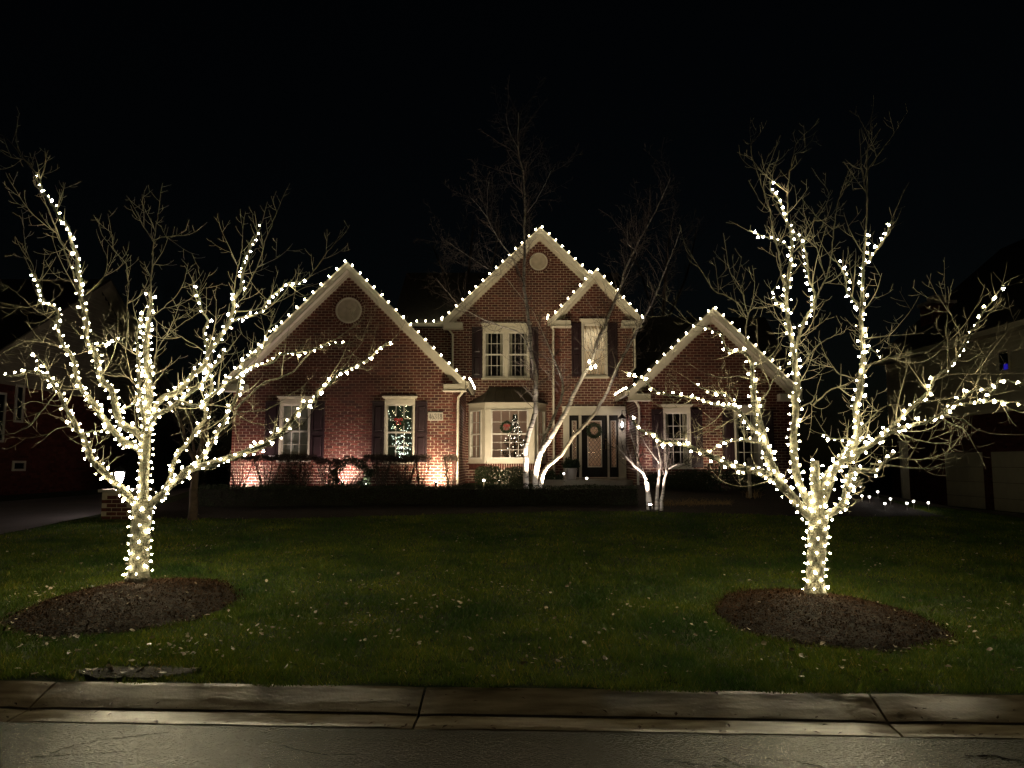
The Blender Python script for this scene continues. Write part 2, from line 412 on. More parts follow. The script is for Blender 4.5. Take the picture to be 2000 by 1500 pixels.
# grass blades
def grass():
    R_ = np.random.RandomState(3); out = []
    N = 620000
    d = 5.2 * (19.0/5.2) ** R_.rand(N)                      # density falls with distance
    x = (R_.rand(N)*2 - 1) * (d*.74 + 1.2)
    y = d
    edge = .465 + .03*np.sin(x*5.3) + .025*np.sin(x*2.1+2) + .02*np.sin(x*13.1+1) - .02*(R_.rand(N)) 
    edge = edge - .04*np.clip(x/3, 0, 1)
    keep = (y > CY + edge + CURB_K*x) & (x > -8.7)
    x, y, d = x[keep], y[keep], d[keep]
    bf = 16.6 + .5*np.sin(x*.55+.6) - np.where(x > -3, 0, .22*(-3-x))
    keep = (y < bf + .03) | (x > 9.2); x, y, d = x[keep], y[keep], d[keep]
    kp = np.ones(len(x), bool)
    for cx, cy_, rx, ry, tr in MULCH:
        a = np.arctan2(y-cy_, x-cx); w = 1 + .05*np.sin(3*a+cx) + .03*np.sin(7*a)
        kp &= ~(((x-cx)/rx)**2 + ((y-cy_)/ry)**2 < w**2*.96)
    kp &= ~((((x-dc.x)/.44)**2 + ((y-dc.y)/.19)**2 < 1) & (R_.rand(len(x)) < .93))
    kp &= ~((x > 9.6) & (x < 15.7) & (y > 18.5))
    # thinner worn patches
    kp &= (np.sin(x*2.3+1)*np.sin(y*2.9+x) * .5 + .5 + .55 > R_.rand(len(x)))
    cl = .5 + .5*np.sin(x*23.1 + 3*np.sin(y*9.3)) * np.sin(y*17.3 + 2.5*np.sin(x*11.1)); kp &= (cl + .42 > R_.rand(len(x)))
    x, y, d = x[kp], y[kp], d[kp]; n = len(x)
    s = y - (CY + .475 + CURB_K*x)
    z = np.interp(s, [0,1.5,3.3,8,12,16,20,400], [.125,.15,.19,.37,.57,.93,1.0,1.0])
    z = z - 0.012*np.clip(x,-8,8)*np.minimum(1, s/3)*np.maximum(0, 1 - s/14)
    w8 = np.clip((x-8)/7, 0, 1); w8 = w8*w8*(3-2*w8); z = z*(1-w8) + .06*w8
    clump = .5 + .3*np.sin(x*9.1 + 3*np.sin(y*4.3)) * np.sin(y*8.3 + 2*np.sin(x*5.1)) + .2*np.sin(x*31 + 3*np.sin(y*13.))*np.sin(y*27+2*np.sin(x*17.))
    h = (.018 + .030*R_.rand(n)) * (.4 + 1.5*clump**1.3); wd = .0034*(d/5.1)**.85
    a = R_.rand(n)*6.2832; la = R_.rand(n)*6.2832; le = h*(.25+.95*R_.rand(n))
    v = np.empty((n, 3, 3), np.float32)
    v[:,0,0] = x - np.cos(a)*wd; v[:,0,1] = y - np.sin(a)*wd; v[:,0,2] = z - .004
    v[:,1,0] = x + np.cos(a)*wd; v[:,1,1] = y + np.sin(a)*wd; v[:,1,2] = z - .004
    v[:,2,0] = x + np.cos(la)*le; v[:,2,1] = y + np.sin(la)*le; v[:,2,2] = z + h
    me = bpy.data.meshes.new('grass'); me.vertices.add(n*3); me.vertices.foreach_set('co', v.ravel())
    me.loops.add(n*3); me.loops.foreach_set('vertex_index', np.arange(n*3, dtype=np.int32))
    me.polygons.add(n); me.polygons.foreach_set('loop_start', np.arange(0, n*3, 3, dtype=np.int32))
    try: me.polygons.foreach_set('loop_total', np.full(n, 3, dtype=np.int32))
    except Exception: pass
    at = me.attributes.new('tint', 'FLOAT', 'FACE')
    at.data.foreach_set('value', R_.rand(n).astype(np.float32))
    me.update(); me.validate(); return me
gm = bpy.data.materials.new('grass_blade'); gm.use_nodes = True; t = gm.node_tree; bs = t.nodes['Principled BSDF']
at = t.nodes.new('ShaderNodeAttribute'); at.attribute_name = 'tint'
geo = t.nodes.new('ShaderNodeNewGeometry'); n1 = t.nodes.new('ShaderNodeTexNoise'); n1.inputs['Scale'].default_value = 1.1; n1.inputs['Detail'].default_value = 5
t.links.new(geo.outputs['Position'], n1.inputs['Vector'])
r = t.nodes.new('ShaderNodeValToRGB'); r.color_ramp.elements[0].color = (.07,.135,.028,1); r.color_ramp.elements[1].color = (.36,.47,.11,1)
e = r.color_ramp.elements.new(.93); e.color = (.17,.21,.04,1); r.color_ramp.elements[2].color = (.42,.32,.14,1)
t.links.new(at.outputs['Fac'], r.inputs[0])
r2 = t.nodes.new('ShaderNodeValToRGB'); r2.color_ramp.elements[0].color = (.50,.75,.6,1); r2.color_ramp.elements[1].color = (1.75,1.55,.8,1)
r2.color_ramp.elements[0].position = .35; r2.color_ramp.elements[1].position = .68
t.links.new(n1.outputs['Fac'], r2.inputs[0])
mx = t.nodes.new('ShaderNodeMix'); mx.data_type = 'RGBA'; mx.blend_type = 'MULTIPLY'; mx.inputs[0].default_value = 1
t.links.new(r.outputs[0], mx.inputs[6]); t.links.new(r2.outputs[0], mx.inputs[7]); t.links.new(mx.outputs[2], bs.inputs['Base Color'])
bs.inputs['Roughness'].default_value = .4
tl = t.nodes.new('ShaderNodeBsdfTranslucent'); ms = t.nodes.new('ShaderNodeMixShader'); ms.inputs[0].default_value = .5; t.links.new(mx.outputs[2], tl.inputs[0])
t.links.new(bs.outputs[0], ms.inputs[1]); t.links.new(tl.outputs[0], ms.inputs[2]); t.links.new(ms.outputs[0], t.nodes['Material Output'].inputs[0])
link('grass', grass(), gm, kind='stuff', label='short wet lawn grass between the kerb and the house')

# fallen leaves
b = MB()
def put_leaf(x, y, z, s=None):
    s = s or rng.choice([rng.uniform(.010,.024), rng.uniform(.014,.032), rng.uniform(.028,.05)]); a = rng.uniform(0, 6.28)
    d = Vector((math.cos(a), math.sin(a), rng.gauss(0,.35))).normalized(); up = Vector((rng.gauss(0,.5), rng.gauss(0,.5), 1)).normalized()
    sd = d.cross(up).normalized(); n = sd.cross(d); p = Vector((x, y, z)); w = s*rng.uniform(.3,.5); c = rng.uniform(-.3,.5)*w
    b.add([p - d*s*.5, p - d*s*.1 + sd*w + n*c, p + d*s*.3 + sd*w*.7 + n*c, p + d*s*.6, p + d*s*.3 - sd*w*.7 + n*c, p - d*s*.1 - sd*w + n*c],
          [(0,1,2,3),(0,3,4,5)])
drifts = [(lambda y: (rng.uniform(-1,1)*(y*.7), y))(5.3*(14/5.3)**rng.random()) for _ in range(38)] + [(-2.6,6.3),(-2.2,6.6),(-2.9,6.0),(1.9,6.9),(1.6,6.4),(4.1,6.8),(3.9,7.3),(.2,7.4),(-.9,6.5)]
for i in range(2300):
    y = 5.2*(16.5/5.2)**rng.random(); x = rng.uniform(-1,1)*(y*.72+.4)
    if rng.random() < .5:
        q_ = rng.choice(drifts); x, y = q_[0] + rng.gauss(0,.28), q_[1] + rng.gauss(0,.24)
        if y < 5.4: continue
    if x < -8.6 or y > bedfront(x)+.5: continue
    if rng.random() < .35 and not (abs(x+3.2) < 2.2 and y < 9): continue
    im = inmulch(x, y, 1.02)
    if im and rng.random() < .45: continue
    z = (max(mound(x,y,0), mound(x,y,1)) if im else G(x,y)+.03) + rng.uniform(0,.02)
    if not im and not indirt(x,y): z += .008
    if y < CY + .5 + CURB_K*x: continue
    put_leaf(x, y, z)
for i in range(28): put_leaf(dc.x + rng.gauss(0,.3), dc.y + rng.gauss(0,.07), G(dc.x,dc.y)+.025, rng.uniform(.02,.06))
for cx, cy_, rx, ry, tr in MULCH:
    for i in range(60):
        a = rng.uniform(3.3, 6.1); x, y = cx + rx*1.02*math.cos(a)+rng.gauss(0,.06), cy_ + ry*1.02*math.sin(a)+rng.gauss(0,.06); put_leaf(x, y, G(x,y)+.04)
b.build('fallen_leaves', M['leaf'], kind='stuff', label='dry curled leaves scattered over the lawn')

# ================================================================== HOUSE
YW, YA, YB, YC = 22.0, 25.0, 24.5, 22.4
house = thing('brick_house', (0, 24, 1.0), 'two storey red brick house with cream gable trim and bulb lit roof edges', 'house')
BRK = MB(); INDIV = []; INDIV_ZONE = []
def to_world(axis, plane, sgn):
    # (a, out, z) -> world.  axis 'x': wall faces -y ; axis 'y': wall faces sgn*x
    if axis == 'x': return lambda a, o, z: (a, plane - o, z)
    return lambda a, o, z: (plane + sgn*o, a, z)
def wall(root, mortar, a0, a1, z0, z1, axis, plane, openings=(), gable=None, circ=(), sgn=1, store=None, indiv=False, th=.2):
    T = to_world(axis, plane, sgn); const = (plane - .008) if axis == 'x' else (plane + sgn*.008)
    top = gable[1] if gable else z1
    def lim(z):        # gable = (apex_a, apex_z, slope)
        if not gable or z <= z1: return a0, a1
        h = (gable[1] - z) / gable[2]; return max(a0, gable[0] - h), min(a1, gable[0] + h)
    # mortar sheet, cell by cell
    As = sorted(set([a0, a1] + [q for o in openings for q in o[:2]])); Zs = sorted(set([z0, z1] + [q for o in openings for q in o[2:]]))
    b = MB()
    def slab(poly):
        pts = [Vector(T(a, 0, z)) for a, z in poly]; back = [Vector(T(a, -th, z)) for a, z in poly]; n = len(poly)
        b.add(pts + back, [tuple(range(n)), tuple(range(2*n-1, n-1, -1))] + [(i, i+n, (i+1)%n+n, (i+1)%n) for i in range(n)])
    for i in range(len(As)-1):
        for k in range(len(Zs)-1):
            ca, cz = (As[i]+As[i+1])/2, (Zs[k]+Zs[k+1])/2
            if any(o[0] < ca < o[1] and o[2] < cz < o[3] for o in openings) or cz > z1: continue
            slab([(As[i],Zs[k]),(As[i+1],Zs[k]),(As[i+1],Zs[k+1]),(As[i],Zs[k+1])])
    if gable:
        l, r_ = lim(z1 + 1e-4); zl = min(top, gable[1] - gable[2]*(gable[0]-a0)); zr = min(top, gable[1] - gable[2]*(a1-gable[0]))
        poly = [(a0, z1), (a1, z1)] + ([(a1, zr)] if zr > z1 else []) + [(gable[0], gable[1])] + ([(a0, zl)] if zl > z1 else [])
        if a0 < gable[0] < a1: slab(poly)
    b.build('wall', mortar, root)
    # bricks
    c = int(math.floor(z0/BH))
    while c*BH < top:
        zb, zt = c*BH + BJ/2, (c+1)*BH - BJ/2
        if zb >= z0 - .02:
            L0, L1 = lim(zt)
            if L1 - L0 > .05:
                off = -.5*(c % 2)*BL - const
                k = int(math.floor((L0 - off)/BL))
                while off + k*BL < L1:
                    x0, x1 = off + k*BL + BJ/2, off + (k+1)*BL - BJ/2; k += 1
                    segs = [(max(x0, L0), min(x1, L1))]
                    for o in list(openings) + [(cx - math.sqrt(max(0, r*r - (zb/2+zt/2-cz)**2)), cx + math.sqrt(max(0, r*r - (zb/2+zt/2-cz)**2)), cz-r, cz+r) for cx, cz, r in circ]:
                        if zt > o[2] + .01 and zb < o[3] - .01:
                            ns = []
                            for s0, s1 in segs:
                                if o[0] >= s1 or o[1] <= s0: ns.append((s0, s1)); continue
                                if o[0] > s0: ns.append((s0, o[0] - .004))
                                if o[1] < s1: ns.append((o[1] + .004, s1))
                            segs = ns
                    for s0, s1 in segs:
                        if s1 - s0 < .025: continue
                        full = abs((s1-s0) - (BL-BJ)) < 1e-4
                        if indiv and full:
                            INDIV_ZONE.append(((s0+s1)/2, (zb+zt)/2)); continue
                        ob = .008 + .003*rng.random()*0
                        P8 = [T(s0,-.003,zb),T(s1,-.003,zb),T(s1,-.003,zt),T(s0,-.003,zt),T(s0,ob,zb),T(s1,ob,zb),T(s1,ob,zt),T(s0,ob,zt)]
                        BRK.add(P8, [(4,5,6,7),(0,1,5,4),(1,2,6,5),(2,3,7,6),(3,0,4,7)])
        c += 1

def rect(px0, px1, py0, py1, Y):     # photo rectangle -> (x0,x1,z0,z1) on plane Y
    pm = (py0+py1)/2
    return (XR(px0, pm, Y), XR(px1, pm, Y), ZR(py1, Y), ZR(py0, Y))
W1 = rect(546, 606, 779, 899, YW); W2 = rect(751, 810, 779, 903, YW)
AW = rect(943, 1034, 636, 739, YA); BW = rect(1136, 1186, 628, 736, YB)
C1 = rect(1296, 1349, 795, 913, YC); C2 = rect(1434, 1488, 797, 913, YC)
BD = list(rect(1100, 1222, 796, 938, YB)); BD[1] = min(BD[1], 3.64)
ZB = .7
# gables: (apex x, apex z, slope, left tip, right tip, eave z, front y)
def gspec(apx, apy, tipx, tipy, Y, over):
    a = P(apx, apy, Y-over); e = P(tipx, tipy, Y-over); return dict(ax=a.x, az=a.z, hw=abs(e.x-a.x), ez=e.z, Y=Y, over=over)
GW = gspec(678, 513, 909, 746, YW, .32); GA = gspec(1055, 445, 866, 626, YA, .30)
GB = gspec(1164, 528, 1253, 622, YB, .28); GC = gspec(1393, 603, 1229, 765, YC, .30)
FV = .215   # vertical depth of the fascia
def gab(g): sl = (g['az']-g['ez'])/g['hw']; return (g['ax'], g['az'] - FV - .10, sl)
wxl, wxr = GW['ax'] - 3.25, GW['ax'] + 3.25
vw = P(681, 606, YW); va = P(1052, 511, YA)
wall(house, M['mortar'], wxl, wxr, ZB, GW['ez']-.2, 'x', YW, [W1, W2], gab(GW), [(vw.x, vw.z, .46)], indiv=True)
# the 300 bricks that show largest and brightest, built one by one; the rest of that wall joins the other bricks
cz_, cx_ = ZR(840, YW), XR(770, 840, YW)
INDIV_ZONE.sort(key=lambda q: abs(q[0]-cx_)*.8 + abs(q[1]-cz_)*1.4)
bm_ = MB(); hl, hh = (BL-BJ)/2, (BH-BJ)/2
P8 = [(-hl,.003,-hh),(hl,.003,-hh),(hl,.003,hh),(-hl,.003,hh),(-hl,-.008,-hh),(hl,-.008,-hh),(hl,-.008,hh),(-hl,-.008,hh)]
bm_.add(P8, [(4,5,6,7),(0,1,5,4),(1,2,6,5),(2,3,7,6),(3,0,4,7)]); brick_me = bm_.mesh('brick')
for i, (x, z) in enumerate(INDIV_ZONE):
    if i < 298: link('brick', brick_me, M['brick'], house, (x, YW, z))
    else: BRK.add([(x+p[0], YW+p[1], z+p[2]) for p in P8], [(4,5,6,7),(0,1,5,4),(1,2,6,5),(2,3,7,6),(3,0,4,7)])
wall(house, M['mortar'], YW+.0, YA, ZB, GW['ez']-.2, 'y', wxr, sgn=1)
axl, axr = GA['ax'] - GA['hw'] + .27, GA['ax'] + GA['hw'] - .24
bxl, bxr = 1.34, axr + .04
# main block front, its left part and what shows above the small gable
bayx0, bayx1 = XR(916, 850, YA), XR(1066, 850, YA)
BAYO = (bayx0 + .12, bayx1 - .12, ZR(899, YA), ZR(800, YA))
wall(house, M['mortar'], axl, axr, ZB, GA['ez']-.2, 'x', YA, [AW, BAYO, (bxl + .06, axr - .06, ZB, ZR(640, YA))], gab(GA), [(va.x, va.z, .38)])
wall(house, M['mortar'], bxl, bxr, ZB, GB['ez']-.15, 'x', YB, [BW, tuple(BD)], gab(GB))
wall(house, M['mortar'], YB + .0, YA, ZB, GB['ez'] - .15, 'y', bxl, sgn=-1)
# connector above the wing roof
cxl = XR(780, 700, YA + .35)
wall(house, M['mortar'], cxl, axl, 3.2, ZR(637, YA+.35), 'x', YA + .35)
cwl, cwr = GC['ax'] - 2.24, GC['ax'] + 2.24
wall(house, M['mortar'], cwl, cwr, ZB, GC['ez']-.2, 'x', YC, [C1, C2], gab(GC))
wall(house, M['mortar'], YC, YB, ZB, GC['ez']-.2, 'y', cwl, sgn=-1)
wall(house, M['mortar'], YC, YC + 6, ZB, GC['ez']-.2, 'y', cwr, sgn=1)
wall(house, M['mortar'], YA, YA + 7, ZB, GA['ez']-.2, 'y', axr, sgn=1)

# radial bricks round the vents, and the vents
def vent(c, r0, Y, lbl=None):
    for k in range(34):
        a = 2*math.pi*k/34; ca, sa = math.cos(a), math.sin(a); w = math.pi*(r0+.04)/34*.82
        e1 = Vector((ca,0,sa)); e2 = Vector((-sa,0,ca)); o = Vector((c.x, Y, c.z))
        vs = [o + e1*r + e2*s_ + Vector((0,y,0)) for y in (0, -.009) for r, s_ in ((r0+.015,-w),(r0+.085,-w*1.1),(r0+.085,w*1.1),(r0+.015,w))]
        BRK.add(vs, [(4,5,6,7),(0,1,5,4),(1,2,6,5),(2,3,7,6),(3,0,4,7)])
    b = MB(); n = 40
    for k in range(n):
        a0, a1 = 2*math.pi*k/n, 2*math.pi*(k+1)/n
        q = [Vector((c.x + r*math.cos(a), Y, c.z + r*math.sin(a))) for a, r in ((a0,r0-.035),(a0,r0+.01),(a1,r0+.01),(a1,r0-.035))]
        b.prism([p + Vector((0,-.02,0)) for p in q], (0,.05,0))
    v = b.build('vent', M['trim'], house)
    b = MB(); z = c.z - r0 + .05
    while z < c.z + r0 - .04:
        h = math.sqrt(max(.0, (r0-.02)**2 - (z-c.z)**2))
        b.prism([Vector((c.x-h, Y+.0, z)), Vector((c.x-h, Y+.035, z+.04)), Vector((c.x-h, Y+.04, z+.034)), Vector((c.x-h, Y+.005, z-.006))], (2*h,0,0)); z += .045
    b.build('louvre', M['siding'], v)
    b = MB(); b.add([(c.x+r0*math.cos(2*math.pi*k/24), Y+.05, c.z+r0*math.sin(2*math.pi*k/24)) for k in range(24)], [tuple(range(24))]); b.build('backing', M['dark'], v)
vent(vw, .37, YW); vent(va, .29, YA)

# roofs
def band(b, ax, az, hx, hz, v0, v1, y0, y1, ext=0):
    q = [Vector((ax, y0, az-v0)), Vector((hx, y0, hz-v0)), Vector((hx, y0, hz-v1)), Vector((ax, y0, az-v1))]
    b.prism(q, (0, y1-y0, 0))
def gable_roof(g, yback, left=True, right=True, ret=(True, True), cutl=None):
    ax, az, hw, ez, Y, ov = g['ax'], g['az'], g['hw'], g['ez'], g['Y'], g['over']; yf = Y - ov
    b = MB()
    for s in (-1, 1): band(b, ax, az+.03, ax+s*hw, ez+.03, 0, .14, yf+.03, yback)
    b.build('roof', M['roof'], house)
    for s in (-1, 1):
        b = MB(); band(b, ax, az, ax+s*hw, ez, .002, FV-.05, yf-.02, yf+.028); band(b, ax, az, ax+s*hw, ez, FV-.05, FV, yf-.005, yf+.028); 
        band(b, ax, az, ax+s*hw, ez, -.035, .02, yf-.045, yf+.028)
        band(b, ax, az, ax+s*hw, ez, FV-.03, FV-.012, yf+.03, Y)
        b.build('rake_board', M['trim'], house)
        b = MB(); band(b, ax, az, ax+s*(hw-.12), ez+.12*(az-ez)/hw, FV-.01, FV+.11, Y-.035, Y+.0); band(b, ax, az, ax+s*(hw-.12), ez+.12*(az-ez)/hw, FV-.01, FV+.035, Y-.07, Y-.036)
        b.build('frieze_board', M['trim'], house)
        if ret[0 if s < 0 else 1]:
            b = MB(); xe = ax+s*hw; xi = xe - s*.62
            b.box(xe - s*.01, xi, yf+.0, Y-.01, ez-.235, ez-.06); b.box(xe + s*.02, xi - s*.02, yf-.04, Y-.01, ez-.262, ez-.236)
            b.build('cornice_return', M['trim'], house)
gable_roof(GW, 31); gable_roof(GC, 30)
gable_roof(GA, 32, ret=(True, False)); gable_roof(GB, 27.5)
b = MB()   # main block cross roof and lower cross roof on the right
def crossroof(x0, x1, y0, z0, yr, zr, y1):
    for (ya, za, yb, zb) in ((y0, z0, yr, zr), (yr, zr, y1, z0)):
        q = [Vector((x0,ya,za)), Vector((x0,yb,zb)), Vector((x0,yb,zb-.14)), Vector((x0,ya,za-.14))]; b.prism(q, (x1-x0,0,0))
zc = ZR(631, YA)
crossroof(cxl-.25, axr+.2, YA+.1, zc, YA+3.6, zc+2.6, YA+7.4)
crossroof(3.9, 9.5, YC+2.6, GC['ez']+.4, YC+6, GC['ez']+3.4, YC+9.4)
b.build('roof', M['roof'], house)
# outer shell at the back
b = MB(); b.box(wxl+.1, cwr-.1, 30.8, 31, .7, 4.6); b.box(wxl, wxl+.2, YW+.21, 30.8, .7, GW['ez']-.2); b.box(axl, axr, 31.6, 31.8, .7, zc); b.box(cxl, cxl+.2, YA+.56, 31.6, 3.2, zc-.1)
b.build('rear_wall', M['brick'], house)

# gutters and downspouts
def gutter(x0, y0, x1, y1, z):
    b = MB(); d = Vector((x1-x0, y1-y0, 0)); n = Vector((-d.y, d.x, 0)).normalized()*.055
    p = Vector((x0, y0, z)); q = [p - n + Vector((0,0,.06)), p + n + Vector((0,0,.06)), p + n*.8 + Vector((0,0,-.05)), p - n*.6 + Vector((0,0,-.05))]
    b.prism(q, d); return b.build('gutter', M['trim'], house)
eW = GW['ax'] + GW['hw']; eA = GA['ax'] - GA['hw']; eAr = GA['ax'] + GA['hw']; eB = GB['ax'] - GB['hw']; eBr = GB['ax']+GB['hw']; eC = GC['ax'] - GC['hw']; eCr = GC['ax'] + GC['hw']
gutter(eW+.06, YW-.3, eW+.06, YA-.02, GW['ez']-.04)
gutter(cxl, YA+.05, axl-.02, YA+.05, ZR(634, YA))
gutter(eA-.05, YA-.28, eA-.05, YA+.33, GA['ez']-.05)
gutter(eB-.05, YB-.26, eB-.05, YA-.02, GB['ez']-.05)
gutter(eBr+.05, YB-.26, eBr+.05, YA+4, GB['ez']-.05)
gutter(eC-.06, YC-.28, eC-.06, YB-.02, GC['ez']-.04)
def downspout(pts, r=.035):
    b = MB(); b.tube(pts, r, 6); return b.build('downspout', M['trim'], house)
zg = 1.0
downspout([(eW+.05, YW-.1, GW['ez']-.1), (wxr-.03, YW-.07, GW['ez']-.42), (wxr-.04, YW-.055, GW['ez']-.6), (wxr-.04, YW-.055, zg)])
downspout([(eA+.03, YA-.15, GA['ez']-.1), (axl+.02, YA-.06, GA['ez']-.42), (axl+.02, YA-.055, GA['ez']-1.0), (axl+.02, YA-.055, 4.0)])
downspout([(eB-.02, YB-.05, GB['ez']-.1), (bxl+.0, YB-.055, GB['ez']-.35), (bxl-.01, YB-.055, GB['ez']-.6), (bxl-.01, YB-.055, zg)])
downspout([(eBr+.04, YB-.1, GB['ez']-.1), (bxr+.05, YB-.06, GB['ez']-.35), (bxr+.05, YB-.055, GB['ez']-1.55), (bxr-.1, YB-.06, GB['ez']-1.7)])
downspout([(eC+.0, YC-.1, GC['ez']-.1), (cwl-.02, YC-.07, GC['ez']-.28), (cwl+.06, YC-.06, GC['ez']-.42), (cwl+.06, YC-.055, GC['ez']-.8), (cwl-.0, YC-.055, GC['ez']-1.05), (cwl-.0, YC-.055, zg)])

# windows
def grid_panes(win, x0, x1, z0, z1, y, cols, rows, bar=.016, cmat=None):
    """one sash: frame with glazing bars as one sub-part, every pane its own sub-part"""
    b = MB(); fr = .035
    b.box(x0, x0+fr, y-.02, y+.02, z0, z1); b.box(x1-fr, x1, y-.02, y+.02, z0, z1)
    b.box(x0+fr, x1-fr, y-.02, y+.02, z0, z0+fr); b.box(x0+fr, x1-fr, y-.02, y+.02, z1-fr, z1)
    gx0, gx1, gz0, gz1 = x0+fr, x1-fr, z0+fr, z1-fr
    for i in range(1, cols): xx = gx0 + (gx1-gx0)*i/cols; b.box(xx-bar/2, xx+bar/2, y-.012, y+.008, gz0, gz1)
    for k in range(1, rows): zz = gz0 + (gz1-gz0)*k/rows; b.box(gx0, gx1, y-.010, y+.006, zz-bar/2, zz+bar/2)
    b.build('sash', cmat or M['white'], win)
    for i in range(cols):
        for k in range(rows):
            b = MB(); a0, a1 = gx0+(gx1-gx0)*i/cols+bar/2, gx0+(gx1-gx0)*(i+1)/cols-bar/2; c0, c1 = gz0+(gz1-gz0)*k/rows+bar/2, gz0+(gz1-gz0)*(k+1)/rows-bar/2
            t = rng.uniform(-.003,.003)
            b.add([(a0,y+t,c0),(a1,y-t,c0),(a1,y-t,c1),(a0,y+t,c1)], [(0,1,2,3)]); b.build('pane', M['glass'], win)
def window(o, Y, header=.16, cols=3, rows=2, double=False, cover='blind', crown=True, root=None, trim=None):
    x0, x1, z0, z1 = o; b = MB(); f = .05; trim = trim or M['trim']
    b.box(x0-.0, x0+f, Y-.045, Y+.13, z0, z1-header); b.box(x1-f, x1, Y-.045, Y+.13, z0, z1-header)
    b.box(x0, x1, Y-.045, Y+.13, z1-header, z1); b.box(x0+f, x1-f, Y-.03, Y+.13, z0, z0+.05)
    if header > .1: b.box(x0+.02, x1-.02, Y-.06, Y-.0455, z1-header+.02, z1-.03)
    if double: b.box((x0+x1)/2-.07, (x0+x1)/2+.07, Y-.04, Y+.13, z0+.05, z1-header)
    w = b.build('window', trim, root or house)
    if crown:
        b = MB(); b.box(x0-.04, x1+.04, Y-.085, Y-.001, z1+.001, z1+.035); b.box(x0-.07, x1+.07, Y-.12, Y-.001, z1+.036, z1+.075); b.build('crown', trim, w)
    b = MB(); b.box(x0-.04, x1+.04, Y-.09, Y+.02, z0-.045, z0-.001); b.build('sill', trim, w)
    parts = [(x0+f, x1-f)] if not double else [(x0+f, (x0+x1)/2-.07), ((x0+x1)/2+.07, x1-f)]
    zm = (z0+.05 + z1-header)/2
    for a, c in parts:
        grid_panes(w, a+.003, c-.003, zm-.015, z1-header-.003, Y+.03, cols, rows); grid_panes(w, a+.003, c-.003, z0+.053, zm+.015, Y+.072, cols, rows)
    if cover == 'blind':
        b = MB(); z = z0+.06
        while z < z1-header-.02: b.box(x0+f, x1-f, Y+.128, Y+.136, z, z+.021); z += .025
        b.build('blind', M['blind'], w)
        b = MB(); b.box(x0-.1, x1+.1, Y+.24, Y+.25, z0-.1, z1+.1); b.build('backing', M['dark'], w)
    elif cover == 'curtain':
        b = MB(); n = 60
        for i in range(n):
            a, c = x0+(x1-x0)*i/n, x0+(x1-x0)*(i+1)/n; ya, yc = Y+.22+.03*math.sin(i*1.1), Y+.22+.03*math.sin((i+1)*1.1)
            b.add([(a,ya,z0),(c,yc,z0),(c,yc,z1),(a,ya,z1)], [(0,1,2,3)])
        b.build('curtain', SHEER, w, smooth=True)
    elif cover == 'drapes':
        for s in (0, 1):
            for (a0, a1) in parts:
                b = MB(); n = 14; wd = (a1-a0)*.2; st = a0 if s == 0 else a1-wd
                for i in range(n):
                    a, c = st+wd*i/n, st+wd*(i+1)/n; b.add([(a,Y+.2+.02*math.sin(i*1.4),z0),(c,Y+.2+.02*math.sin((i+1)*1.4),z0),(c,Y+.2+.02*math.sin((i+1)*1.4),z1),(a,Y+.2+.02*math.sin(i*1.4),z1)], [(0,1,2,3)])
                b.build('curtain', M['curtain'], w, smooth=True)
        b = MB(); b.box(x0-.1, x1+.1, Y+1.2, Y+1.22, z0-.3, z1+.1); b.build('backing', M['dark'], w)
    return w
SHEER = bpy.data.materials.new('sheer_drape'); SHEER.use_nodes = True; t = SHEER.node_tree; t.nodes.clear()
_d = t.nodes.new('ShaderNodeBsdfDiffuse'); _d.inputs[0].default_value = (.75,.7,.58,1); _t = t.nodes.new('ShaderNodeBsdfTranslucent'); _t.inputs[0].default_value = (.8,.74,.6,1)
_m = t.nodes.new('ShaderNodeMixShader'); _m.inputs[0].default_value = .6; _o = t.nodes.new('ShaderNodeOutputMaterial')
t.links.new(_d.outputs[0], _m.inputs[1]); t.links.new(_t.outputs[0], _m.inputs[2]); t.links.new(_m.outputs[0], _o.inputs[0])
window(W1, YW, cover='blind'); w2 = window(W2, YW, cover=None)
window(AW, YA, header=.22, double=True, cover='drapes'); window(BW, YB, header=.10, cover='curtain')
window(C1, YC, cover='drapes'); window(C2, YC, cover='drapes')
def shutter(x0, x1, z0, z1, Y):
    b = MB(); b.box(x0, x1, Y-.030, Y-.009, z0, z1); zm = z0 + (z1-z0)*.46
    b.box(x0, x0+.055, Y-.05, Y-.0305, z0, z1); b.box(x1-.055, x1, Y-.05, Y-.0305, z0, z1)
    for a, c in ((z0, z0+.08), (zm-.05, zm+.05), (z1-.11, z1)): b.box(x0+.0555, x1-.0555, Y-.049, Y-.0305, a, c)
    s = b.build('shutter', M['shutter'], house)
    for a, c in ((z0+.11, zm-.08), (zm+.08, z1-.14)):
        b = MB(); q = [(x0+.075,a),(x1-.075,a),(x1-.075,c),(x0+.075,c)]; i_ = [(x0+.10,a+.03),(x1-.10,a+.03),(x1-.10,c-.03),(x0+.10,c-.03)]
        b.add([(x,Y-.031,z) for x,z in q] + [(x,Y-.045,z) for x,z in i_], [(0,1,5,4),(1,2,6,5),(2,3,7,6),(3,0,4,7),(4,5,6,7)]); b.build('panel', M['shutter'], s)
for (o, Y, w) in ((W1,YW,.40),(W2,YW,.345),(C1,YC,.33),(C2,YC,.33)):
    shutter(o[0]-w-.012, o[0]-.012, o[2]+.0, o[3]-.07, Y); shutter(o[1]+.012, o[1]+w+.012, o[2]+.0, o[3]-.07, Y)
shutter(AW[0]-.36, AW[0]-.012, AW[2], AW[3]-.05, YA); 
shutter(AW[1]+.012, AW[1]+.30, AW[2], AW[3]-.05, YA) if AW[1]+.30 < bxl else None
shutter(BW[0]-.33, BW[0]-.012, BW[2], BW[3]-.05, YB); shutter(BW[1]+.012, BW[1]+.33, BW[2], BW[3]-.05, YB)

